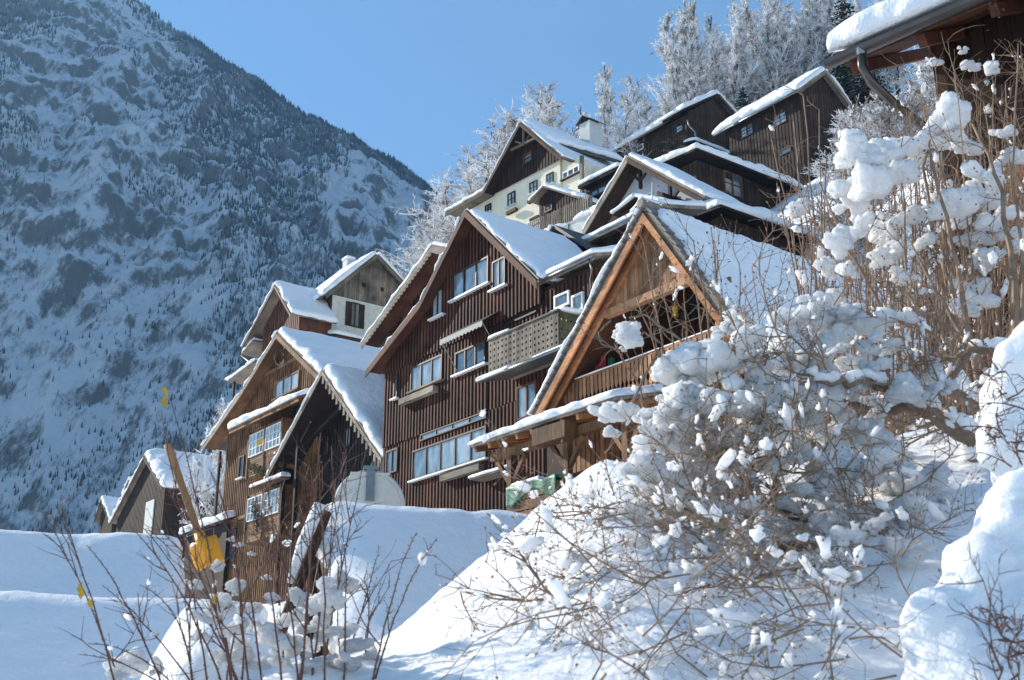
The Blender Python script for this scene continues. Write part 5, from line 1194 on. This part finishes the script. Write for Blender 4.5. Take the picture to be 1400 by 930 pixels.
def twigs(m, p, d, L, r, depth, rg, curl=.25, upb=.05, bud=None):
    q = p; n = 4; pts = [p]; dd = d.normalized()
    for i in range(n):
        dd = (dd + Vector((rg.gauss(0, curl), rg.gauss(0, curl), rg.gauss(upb, curl)))).normalized(); q = q + dd * (L / n); pts.append(q)
    m.tube(pts, [r * (1 - .65 * i / n) for i in range(n + 1)], 4, False)
    if bud is not None: bud.append((pts[-1], dd))
    if depth > 0:
        for i in range(1, n + 1):
            for k in range(rg.choice((1, 1, 2))):
                e = (dd + Vector((rg.gauss(0, .75), rg.gauss(0, .75), rg.gauss(upb, .6)))).normalized(); twigs(m, pts[i], e, L * rg.uniform(.35, .62), r * .6, depth - 1, rg, curl, upb, bud)
def buds_mesh(buds, r, mat, e, name='bud'):
    m = MB()
    for p, d in buds:
        m.add([p + d * r * 2, p + Vector((r, 0, 0)), p + Vector((0, r, 0)), p - Vector((r, 0, 0)), p - Vector((0, r, 0)), p - d * r], [(0, 1, 2), (0, 2, 3), (0, 3, 4), (0, 4, 1), (5, 2, 1), (5, 3, 2), (5, 4, 3), (5, 1, 4)])
    o = m.build(name, mat, e); o['kind'] = 'stuff'
def drip_snow(buds, n, lo, hi, e, rg, name='snow_bits'):
    """many small crumbs of snow caught in the twigs, joined"""
    src = [b for b in BL[:4]]; m = MB(); ico = []
    import bmesh
    bm = bmesh.new(); bmesh.ops.create_icosphere(bm, subdivisions=2, radius=1.0); vs = [v.co.copy() for v in bm.verts]; fs = [tuple(v.index for v in f.verts) for f in bm.faces]; bm.free()
    for p, d in rg.sample(buds, min(n, len(buds))):
        r = rg.uniform(lo, hi) * rg.choice((.5, .6, .8, 1, 1.7)); sx, sy, sz = rg.uniform(.5, 1.9), rg.uniform(.6, 1.5), rg.uniform(.5, 1.3); ph = rg.uniform(0, 6)
        ex = d.normalized(); ey = ex.cross(Vector((0, 0, 1))); ey = ey.normalized() if ey.length > .05 else Vector((0, 1, 0)); ez = ey.cross(ex); ez = ez if ez.z > 0 else -ez
        p = p - ex * (r * 1.2) + ez * (r * .35)
        m.add([p + (ex * (v.x * sx * 1.7) + ey * (v.y * sy * .8) + ez * (v.z * sz)) * (r * (1 + .38 * math.sin(v.x * 3.1 + ph) * math.sin(v.y * 3.7 + v.z * 2 + ph) + .22 * math.sin(v.x * 6 + v.z * 5 + ph * 2))) for v in vs], fs)
    o = m.build(name, SNOWC, e, True); o['kind'] = 'stuff'

# ---- the big snowy bush on the right
def ppts(l): return [at(a, b, c) for a, b, c in l]
base = at(1330, 720, 6.2); eb = empty('snowy_bush', (base.x, base.y, bz(base.x, base.y)), 0, 'big bush bowed by snow clumps spreading across the right foreground', 'bush')
rg = random.Random(3); O = eb.location.copy()
LIM = [([(1345, 720, 6.2), (1325, 600, 6.1), (1275, 565, 6.0), (1220, 532, 5.9), (1175, 520, 5.8), (1130, 525, 5.7), (1085, 510, 5.7)], .060, .006),
       ([(1275, 565, 6.0), (1200, 560, 6.2), (1130, 545, 6.3), (1060, 565, 6.4)], .035, .012),
       ([(1330, 820, 5.6), (1265, 775, 5.5), (1190, 742, 5.4), (1100, 748, 5.3), (1020, 752, 5.3), (960, 790, 5.2), (900, 824, 5.2), (840, 829, 5.1), (790, 824, 5.1)], .055, .014),
       ([(1190, 742, 5.4), (1120, 715, 5.6), (1050, 690, 5.7), (1010, 650, 5.8), (985, 610, 5.9)], .035, .012),
       ([(1265, 775, 5.5), (1150, 770, 5.2), (1040, 790, 5.0), (970, 840, 4.9), (930, 870, 4.9)], .03, .010),
       ([(1340, 860, 5.2), (1260, 885, 5.0), (1180, 922, 4.8), (1120, 960, 4.7)], .05, .03),
       ([(1060, 690, 5.7), (1060, 640, 5.8), (1040, 570, 5.9), (1000, 520, 6.0)], .025, .010),
       ([(1100, 748, 5.3), (1050, 720, 5.4), (980, 700, 5.5), (900, 690, 5.6), (850, 700, 5.6)], .022, .008),
       ([(1345, 720, 6.2), (1340, 560, 6.6), (1290, 470, 6.8), (1240, 430, 6.8)], .035, .006),
       ([(1340, 560, 6.6), (1290, 530, 6.2), (1330, 475, 6.0), (1390, 478, 5.9)], .03, .02)]
tw = MB(); buds = []
for l, r0, r1 in LIM:
    m = MB(); P = limb(m, [q - O for q in ppts(l)], r0, r1, 8, .008, rg); lo_ = m.build('limb', BARK, eb, True)
    k0 = 2
    while k0 < len(P) - 3:                      # lines of snow lying along the top of the limb
        k1 = min(len(P) - 1, k0 + rg.randint(3, 6)); Q = []; rr_ = []
        for k in range(k0, k1):
            rl_ = r0 + (r1 - r0) * (k / (len(P) - 1)) ** .8
            for f in (0, .5): Q.append(P[k].lerp(P[k + 1], f) + Vector((rg.gauss(0, .006), rg.gauss(0, .006), rl_ + .012))); rr_.append((rl_ * .8 + .014) * rg.uniform(.7, 1.4))
        rr_[0] *= .3; rr_[-1] *= .3; MB().tube(Q, rr_, 8).build('snow', SNOWC, lo_, True); k0 = k1 + rg.randint(0, 2)
    for i in range(3, len(P)):
        for k in range(rg.choice((0, 1, 1))):
            d = Vector((rg.gauss(-.35, .6), rg.gauss(-.1, .5), rg.gauss(.15, .55))); twigs(tw, P[i], d, rg.uniform(.28, .62), .0075, 2, rg, .22, .03, buds)
for i in range(70):
    px = rg.uniform(800, 1240); py = rg.uniform(690, 940); Yd = float(np.interp(py, [690, 940], [5.5, 4.0])) + rg.uniform(-.2, .2); a = at(px, py, Yd); d = Vector((rg.gauss(-.5, .5), rg.gauss(-.2, .4), rg.gauss(-.05, .45)))
    while a.z < bz(a.x, a.y) + .06 and Yd > 3.2: Yd -= .15; a = at(px, py, Yd)
    twigs(tw, a - O, d, rg.uniform(.3, .7), .0040, 2, rg, .2, -.01, buds)
o = tw.build('twigs', TWIG, eb); o['kind'] = 'stuff'
buds_mesh(buds, .006, TWIG, eb)
CL = [(1090, 440, 38), (1105, 418, 26), (1062, 455, 24), (960, 500, 40), (1000, 478, 40), (1040, 495, 36), (1082, 482, 34), (1108, 512, 28), (1112, 545, 30), (958, 545, 34), (1000, 550, 40), (1042, 545, 34), (928, 562, 26), (898, 566, 24),
      (1180, 440, 26), (1216, 432, 22), (1195, 475, 22), (1160, 425, 20), (1165, 500, 22), (1190, 505, 22), (910, 605, 30), (950, 612, 38), (990, 602, 38), (1030, 592, 28), (882, 645, 28), (922, 655, 34), (962, 662, 34), (850, 562, 22), (836, 592, 16), (826, 566, 16),
      (860, 458, 15), (920, 492, 20), (912, 512, 20), (1150, 600, 28), (1172, 582, 26), (1140, 645, 36), (1180, 640, 36), (1112, 672, 32), (1202, 612, 20), (1232, 640, 18), (1270, 662, 22), (1292, 532, 20), (1268, 520, 18), (1235, 532, 16), (1255, 545, 18),
      (1062, 722, 22), (1020, 702, 26), (982, 706, 28), (1132, 722, 22), (1162, 706, 22), (1242, 702, 20), (1220, 668, 26), (1280, 690, 22), (816, 768, 15), (794, 764, 11), (850, 752, 8), (880, 792, 12), (1170, 872, 13), (1165, 884, 10), (1022, 893, 10), (1040, 912, 12), (876, 898, 9), (940, 735, 16), (905, 720, 14), (870, 700, 14), (1010, 760, 14), (1090, 770, 14), (1130, 430, 16), (1140, 465, 20)]
for px, py, rp in CL:
    clump(eb, px, py, rp, 5.3 + .9 * max(0, (820 - py)) / 400 + CR.uniform(-.25, .25) - (.3 if py > 740 else 0), .95)
for i in range(60):
    py = CR.uniform(470, 800); x0, x1 = np.interp(py, [470, 560, 640, 720, 800], [960, 900, 870, 860, 900]), np.interp(py, [470, 560, 640, 720, 800], [1200, 1190, 1240, 1250, 1230])
    clump(eb, CR.uniform(x0, x1), py, CR.uniform(10, 24), CR.uniform(5.5, 6.5) - (py > 700) * .7, .9)
drip_snow(buds, 1100, .006, .016, eb, rg)

# ---- tall brown hedge on the right
base = at(1290, 640, 8.6); eh = empty('brown_hedge', (base.x, base.y, bz(base.x, base.y)), 0, 'tall dense brown hedge with snow balls along the right edge', 'hedge'); O = eh.location.copy()
rg = random.Random(5); st = MB(); tw = MB(); buds = []
for i in range(150):
    px = rg.uniform(1105, 1460); Y = rg.uniform(7.4, 10.2); b = at(px + rg.gauss(0, 10), 640, Y); b.z = bz(b.x, b.y) - .1
    topy = np.interp(px, [1100, 1160, 1230, 1300, 1400, 1460], [300, 215, 170, 130, 110, 100]) + abs(rg.gauss(0, 1)) * 110
    t = at(px + rg.gauss(0, 28), topy, Y + rg.gauss(0, .3))
    mid_ = b.lerp(t, .5) + Vector((rg.gauss(0, .09), rg.gauss(0, .09), 0))
    P = limb(st, [b - O, mid_ - O, t - O], rg.uniform(.010, .019), .004, 5, .012, rg)
    for k in range(2, len(P)):
        if rg.random() < .8: twigs(tw, P[k], Vector((rg.gauss(0, .45), rg.gauss(0, .45), .8)), rg.uniform(.18, .5), .0048, 1, rg, .18, .05, buds)
o = st.build('stems', TWIG, eh); o['kind'] = 'stuff'
o = tw.build('twigs', TWIG, eh); o['kind'] = 'stuff'
for l, r0, r1 in (([(1355, 640, 7.0), (1330, 480, 7.0), (1300, 330, 7.0), (1270, 200, 7.1)], .03, .008), ([(1392, 640, 6.8), (1388, 420, 6.8), (1372, 260, 6.9), (1330, 170, 7.0)], .03, .008), ([(1330, 480, 7.0), (1280, 400, 7.1), (1245, 330, 7.2)], .016, .006), ([(1395, 560, 6.6), (1400, 380, 6.7), (1385, 240, 6.8), (1392, 60, 6.9)], .020, .004), ([(1250, 560, 7.4), (1215, 440, 7.4), (1160, 340, 7.5), (1120, 250, 7.6)], .018, .006), ([(1285, 130, 7.5), (1262, 230, 7.5), (1278, 330, 7.4), (1310, 420, 7.2)], .007, .014)):
    m = MB(); P = limb(m, [q - O for q in ppts(l)], r0, r1, 7, .006, rg); m.build('limb', TWIG, eh, True)
    for k in range(4, len(P)):
        twigs(tw, P[k], Vector((rg.gauss(0, .6), rg.gauss(0, .6), .5)), .3, .004, 1, rg, .2, .05, buds)
buds_mesh(buds, .007, TWIGR, eh)
for px, py, rp in [(1205, 212, 34), (1178, 216, 26), (1240, 205, 24), (1190, 248, 30), (1300, 158, 26), (1288, 188, 24), (1322, 200, 20), (1345, 246, 24), (1300, 278, 22), (1216, 318, 24), (1240, 298, 20), (1236, 378, 18), (1330, 402, 22), (1318, 425, 14), (1310, 300, 16), (1362, 300, 22), (1214, 350, 18), (1165, 282, 26), (1176, 312, 20), (1222, 340, 20), (1290, 270, 16), (1355, 95, 12), (1280, 85, 9), (1318, 70, 7), (1345, 270, 20), (1395, 330, 22), (1325, 330, 24), (1350, 350, 18), (1150, 330, 18), (1160, 370, 18), (1130, 370, 14), (1280, 610, 18), (1300, 598, 10), (1210, 480, 14), (1155, 255, 22), (1225, 235, 20), (1385, 215, 18), (1370, 180, 14), (1140, 405, 18), (1262, 330, 12), (1328, 90, 10)]:
    clump(eh, px, py, rp, 7.3 + CR.uniform(-.3, .6), 1.05)
drip_snow(buds, 420, .008, .022, eh, rg)

# ---- thin upright shrub before the larch roof
base = at(1010, 620, 9.5); es = empty('thin_shrub', (base.x, base.y, bz(base.x, base.y)), 0, 'thin bare shrub with upright stems standing before the larch roof', 'shrub'); O = es.location.copy()
rg = random.Random(9); tw = MB(); buds = []
for (tx, ty, bx_) in ((948, 330, 990), (972, 312, 1000), (1012, 375, 1005), (978, 350, 995), (1098, 130, 1130), (1090, 225, 1140), (1062, 250, 1120), (1120, 150, 1125), (1085, 165, 1110), (948, 355, 970), (1030, 430, 1010), (880, 330, 925), (935, 400, 950), (905, 390, 940), (870, 405, 930), (1000, 440, 985), (1110, 300, 1100), (1055, 190, 1125), (1130, 215, 1120), (840, 470, 900)):
    Y = rg.uniform(8.6, 9.8); b = at(bx_, 620, Y); b.z = bz(b.x, b.y) - .1; t = at(tx, ty, Y); c = at((tx + bx_ * 1.4) / 2.4, (ty + 600) / 2, Y)
    m = MB(); P = limb(m, [b - O, c - O, t - O], .012, .005, 6, .008, rg); m.build('stem', TWIG, es, True)
    for k in range(4, len(P)):
        buds.append((P[k], Vector((.7, 0, .7))))
        if rg.random() < .6: twigs(tw, P[k], Vector((rg.gauss(0, .5), rg.gauss(0, .4), .8)), rg.uniform(.15, .42), .005, 1, rg, .18, .05, buds)
# looping pale vine before the balcony
for l in ([(862, 555, 8.8), (905, 470, 8.8), (880, 455, 8.8), (848, 478, 8.8), (822, 470, 8.8), (818, 455, 8.8), (835, 438, 8.8)], [(950, 480, 8.8), (925, 460, 8.8), (900, 446, 8.8), (885, 430, 8.8), (860, 435, 8.8)]):
    m = MB(); limb(m, [q - O for q in ppts(l)], .012, .007, 6, .004, rg); m.build('stem', GREYW, es, True)
o = tw.build('twigs', TWIG, es); o['kind'] = 'stuff'; buds_mesh(buds, .009, TWIGR, es)
for px, py, rp in ((850, 452, 13), (856, 462, 10), (852, 478, 6), (1092, 285, 12), (1000, 425, 12), (1006, 440, 16), (985, 452, 14)): clump(es, px, py, rp, 8.8, .9)
drip_snow(buds, 22, .008, .018, es, rg)

# ---- smooth snow heap in the lower right corner
def heap(name, label, sph, Y, vox, cat='snow heap', mat=None, amp=.05, zcut=None):
    import bmesh
    from mathutils import Matrix, noise
    bm = bmesh.new(); cs = []
    for px, py, rp, dy in sph:
        c = at(px, py, Y + dy); cs.append(c); bmesh.ops.create_icosphere(bm, subdivisions=3, radius=rp / FPX * (Y + dy), matrix=Matrix.Translation(c))
    me = bpy.data.meshes.new('b'); bm.to_mesh(me); bm.free(); o = bpy.data.objects.new('tmp', me); COL.objects.link(o)
    md = o.modifiers.new('r', 'REMESH'); md.mode = 'VOXEL'; md.voxel_size = vox
    ms = o.modifiers.new('s', 'SMOOTH'); ms.iterations = 14; ms.factor = .7
    out = bpy.data.meshes.new_from_object(o.evaluated_get(bpy.context.evaluated_depsgraph_get())); bpy.data.objects.remove(o)
    for v in out.vertices:
        n = v.normal; k = noise.fractal(v.co * 3.2, .8, 2.1, 4) * amp; v.co = v.co + n * k
    out.materials.clear(); out.materials.append(mat or SNOWN); out.polygons.foreach_set('use_smooth', [True] * len(out.polygons)); out.name = name
    return out
hp = heap('snow_heap', '', [(1345, 930, 100, 0), (1302, 850, 60, 0), (1272, 872, 36, .0), (1345, 800, 58, .1), (1390, 750, 72, .2), (1400, 690, 52, .3), (1385, 860, 110, .2), (1310, 770, 30, .1), (1372, 990, 130, 0), (1400, 960, 150, .1), (1356, 1060, 116, 0), (1400, 1100, 180, .1)], 3.9, .028)
o = link('snow_heap', hp); tag(o, 'large smooth snow heap filling the lower right corner', 'snow')
hp = heap('snow_pillow', '', [(1395, 500, 44, 0), (1385, 545, 46, .05), (1372, 600, 44, .0), (1400, 640, 48, .05), (1350, 625, 22, 0), (1420, 470, 40, 0), (1430, 560, 70, .1)], 4.6, .022, amp=.03)
o = link('snow_clump', hp, eb, -eb.location)
rg = random.Random(44)
eg = empty('twig_shrub', (at(1385, 880, 3.7).x, 3.7, bz(at(1385, 880, 3.7).x, 3.7)), 0, 'dark twigs sticking out of the snow heap at the lower right edge', 'shrub'); tw = MB(); O = eg.location.copy()
for i in range(10):
    p = at(rg.uniform(1365, 1405), rg.uniform(860, 960), rg.uniform(3.3, 3.6)) - O; twigs(tw, p, Vector((rg.gauss(-.4, .6), rg.gauss(-.5, .3), rg.gauss(.5, .5))), rg.uniform(.12, .28), .004, 2, rg, .25, .05)
for i in range(14):
    p = at(rg.uniform(1360, 1410), rg.uniform(500, 660), 4.35) - O; twigs(tw, p, Vector((rg.gauss(-.5, .6), rg.gauss(-.5, .3), rg.gauss(.2, .5))), rg.uniform(.1, .25), .004, 2, rg, .25, .02)
m = tw.build('twigs', TWIGR, eg); m['kind'] = 'stuff'
# evergreen leaves under the bush
base = at(1215, 760, 5.9); ev = empty('evergreen_shrub', (base.x, base.y, bz(base.x, base.y)), 0, 'dark green leafy shrub showing under the big snowy bush', 'shrub'); m = MB(); rg = random.Random(61)
for i in range(420):
    c = at(rg.gauss(1215, 26), rg.gauss(765, 32), 5.9 + rg.uniform(-.1, .4)) - ev.location; d = Vector((rg.gauss(0, 1), rg.gauss(0, 1), rg.gauss(-.4, .7))).normalized() * .06; s = d.cross(Vector((.3, 1, .2))).normalized() * .018
    m.add([c, c + d * .5 + s, c + d, c + d * .5 - s], [(0, 1, 2, 3)])
o = m.build('leaves', GREENB, ev); o['kind'] = 'stuff'
sm = MB()
for i in range(9):
    b = base - ev.location; t = at(rg.gauss(1215, 22), rg.gauss(745, 20), 6.0) - ev.location; sm.tube([Vector((b.x * .3, .05 * i, 0)), t], [.012, .005], 5)
o = sm.build('stems', TWIG, ev); o['kind'] = 'stuff'
# wooden rail in the bush, the sunlight on it put into its white colour
ra = empty('wooden_rail', tuple(at(1015, 655, 8.4)), 0, 'sunlit white wooden rail pieces slanting behind the snowy bush', 'rail')
for (x0, y0, x1, y1, w_) in ((1015, 637, 1118, 573, .05), (1066, 620, 1118, 586, .05)):
    p, q = at(x0, y0, 8.4), at(x1, y1, 8.3); MB().beam(p - ra.location, q - ra.location, .03, w_).build('rail', FRAMEW, ra)
for x0, y0 in ((1040, 622), (1110, 580)):
    p = at(x0, y0, 8.42); MB().box(p.x - .03 - ra.location.x, p.x + .03 - ra.location.x, p.y - ra.location.y, p.y + .06 - ra.location.y, bz(p.x, p.y) - .3 - ra.location.z, p.z - ra.location.z).build('post', GREYW, ra)

# ------------------------------------------------------------------ left twig bush and shovel
base = at(395, 930, 5.0); el_ = empty('twig_bush', (base.x, base.y, bz(base.x, base.y)), 0, 'bare reddish twig bush with snow lumps in the lower left foreground', 'bush'); O = el_.location.copy()
rg = random.Random(15); buds = []; tw = MB()
STEMS = [(215, 905, 130, 815, 57, 700), (205, 895, 140, 820, 76, 690), (260, 900, 175, 800, 118, 745), (300, 900, 262, 770, 218, 560), (330, 890, 292, 730, 226, 525), (340, 900, 262, 790, 172, 716), (350, 905, 270, 800, 192, 718), (360, 900, 300, 800, 232, 722), (395, 905, 380, 760, 357, 600), (400, 905, 372, 770, 340, 640), (410, 900, 425, 760, 438, 592), (420, 905, 445, 770, 474, 640), (430, 905, 470, 760, 500, 615), (440, 905, 455, 780, 455, 610), (380, 905, 395, 780, 420, 640), (445, 900, 450, 770, 432, 598), (470, 905, 476, 800, 468, 690), (500, 870, 530, 790, 570, 728), (505, 872, 545, 800, 597, 736), (350, 905, 330, 800, 318, 722), (320, 910, 240, 880, 120, 880), (300, 920, 230, 870, 140, 800), (420, 900, 400, 800, 372, 700), (330, 900, 345, 800, 300, 690), (455, 905, 500, 820, 520, 745), (370, 900, 350, 760, 285, 640), (300, 920, 200, 900, 108, 895), (440, 910, 415, 800, 408, 700), (398, 910, 440, 800, 410, 690)]
for i in range(6):
    bx_ = rg.uniform(260, 490); STEMS.append((bx_, 915, bx_ + rg.gauss(0, 25), rg.uniform(800, 850), bx_ + rg.gauss(0, 70), rg.uniform(700, 800)))
for (x0, y0, x1, y1, x2, y2) in STEMS:
    Y = rg.uniform(4.5, 5.4); p0, p1, p2 = at(x0, y0 + 40, Y), at(x1, y1, Y), at(x2, y2, Y + rg.gauss(0, .1)); p0.z = min(p0.z, bz(p0.x, p0.y)) - .1
    m = MB(); C = []
    for k in range(13):
        f = k / 12; C.append(p0 * (1 - f) ** 2 + p1 * 2 * f * (1 - f) * 1 + p2 * f * f if False else (p0.lerp(p1, f)).lerp(p1.lerp(p2, f), f))
    C = [c - O + Vector((rg.gauss(0, .003), rg.gauss(0, .003), 0)) for c in C]
    m.tube(C, [.0050 - .0034 * k / 12 for k in range(13)], 6); m.build('stem', TWIGR, el_, True)
    for k in range(26):
        f = .15 + .85 * k / 26; i0 = min(11, int(f * 12)); c = C[i0].lerp(C[i0 + 1], f * 12 - i0); sd = 1 if k % 2 else -1
        buds.append((c + Vector((sd * .006, 0, .002)), Vector((sd * .5, 0, .85))))
    for k in (4, 6, 8, 9):
        if rg.random() < .55: twigs(tw, C[k], (C[k + 1] - C[k - 1]).normalized() + Vector((rg.gauss(0, .5), rg.gauss(0, .4), rg.gauss(0, .3))), rg.uniform(.1, .3), .0032, 1, rg, .10, .03, buds)
o = tw.build('twigs', TWIGR, el_); o['kind'] = 'stuff'; buds_mesh(buds, .0030, TWIGR, el_)
LC = [(178, 910, 30), (214, 914, 22), (320, 862, 20), (378, 872, 36), (352, 858, 20), (452, 818, 38), (432, 835, 28), (470, 862, 26), (302, 828, 24), (342, 832, 20), (402, 885, 26), (455, 905, 26), (420, 915, 26), (268, 800, 18), (350, 910, 22), (345, 758, 7), (328, 745, 9), (318, 738, 8), (322, 775, 5), (212, 868, 7), (490, 880, 22), (395, 845, 22), (372, 820, 14), (470, 800, 24), (280, 845, 22), (440, 870, 20), (160, 925, 16), (325, 805, 18), (410, 820, 20), (365, 790, 10), (385, 905, 24), (300, 900, 24), (270, 870, 18), (330, 890, 22), (297, 776, 13), (480, 905, 24), (505, 900, 18), (428, 880, 26), (438, 852, 22), (418, 860, 20), (432, 905, 24)]
for px, py, rp in LC: clump(el_, px, py, rp, 5.1 + CR.uniform(-.2, .3), .9, 1.05)
drip_snow(buds, 26, .005, .011, el_, rg)
lf = MB()
for px, py in ((112, 805), (122, 818), (108, 798), (222, 528), (228, 540), (224, 545), (358, 598), (296, 812)):
    c = at(px, py, 4.85) - O; d = Vector((rg.gauss(0, .4), rg.gauss(0, .3), -1)).normalized() * .045; s = Vector((.012, .006, .002))
    lf = MB(); lf.prism([c, c + d * .5 + s, c + d, c + d * .5 - s], [c + Vector((0, .002, 0)), c + d * .5 + s + Vector((0, .004, 0)), c + d + Vector((0, .002, 0)), c + d * .5 - s + Vector((0, .004, 0))]); lf.build('leaf', LEAFY, el_)
# shovel
a, b = at(229, 608, 6.0), at(277, 745, 6.0)
sh = empty('snow_shovel', (b.x, b.y, b.z), 0, 'snow shovel with wooden handle and orange blade stuck in the snow', 'shovel'); O = sh.location
ax = (a - b).normalized(); sd = ax.cross(Vector((0, 1, 0))).normalized(); nr = sd.cross(ax)
hd = MB(); ln_ = (a - b).length
cs = [(-.02, .021), (.1, .019), (ln_ * .6, .019), (ln_ * .92, .022), (ln_, .021)]
hd.tube([ax * t for t, _ in cs], [r for _, r in cs], 10).build('handle', wood('ash handle', (.36, .19, .085), (.52, .30, .15), 'z', 2), sh, True)
bl = MB(); n = 10; V = []; wd, hl = .070, .15
for j in range(n + 1):
    for i in range(n + 1):
        s, t = i / n * 2 - 1, j / n
        V.append(sd * (s * wd) - ax * (t * hl - .03) + nr * (.035 * s * s + .03 * (1 - t) ** 2 - .02 - .012 * math.exp(-(s / .18) ** 2)))
bo = link('blade', npmesh('blade', [tuple(v) for v in V], gridfaces(n + 1, n + 1), YELLOW), sh); md = bo.modifiers.new('t', 'SOLIDIFY'); md.thickness = .006
MB().tube([ax * -.10 + nr * -.022, ax * .06], [.02, .028], 10).build('socket', YELLOW, sh, True)

# ------------------------------------------------------------------ air
hz = bpy.data.materials.new('valley haze'); hz.use_nodes = True; hn = hz.node_tree; hn.nodes.remove(hn.nodes['Principled BSDF'])
pv = hn.nodes.new('ShaderNodeVolumePrincipled'); pv.inputs['Color'].default_value = (.36, .66, 1.0, 1); pv.inputs['Density'].default_value = .00022; pv.inputs['Anisotropy'].default_value = .2
hn.links.new(pv.outputs[0], hn.nodes['Material Output'].inputs['Volume'])
o = MB().box(-2700, 2700, -2700, 2700, -60, 930).build('haze', hz); o['kind'] = 'stuff'; tag(o, 'thin blue valley haze between the village and the mountain', 'haze')
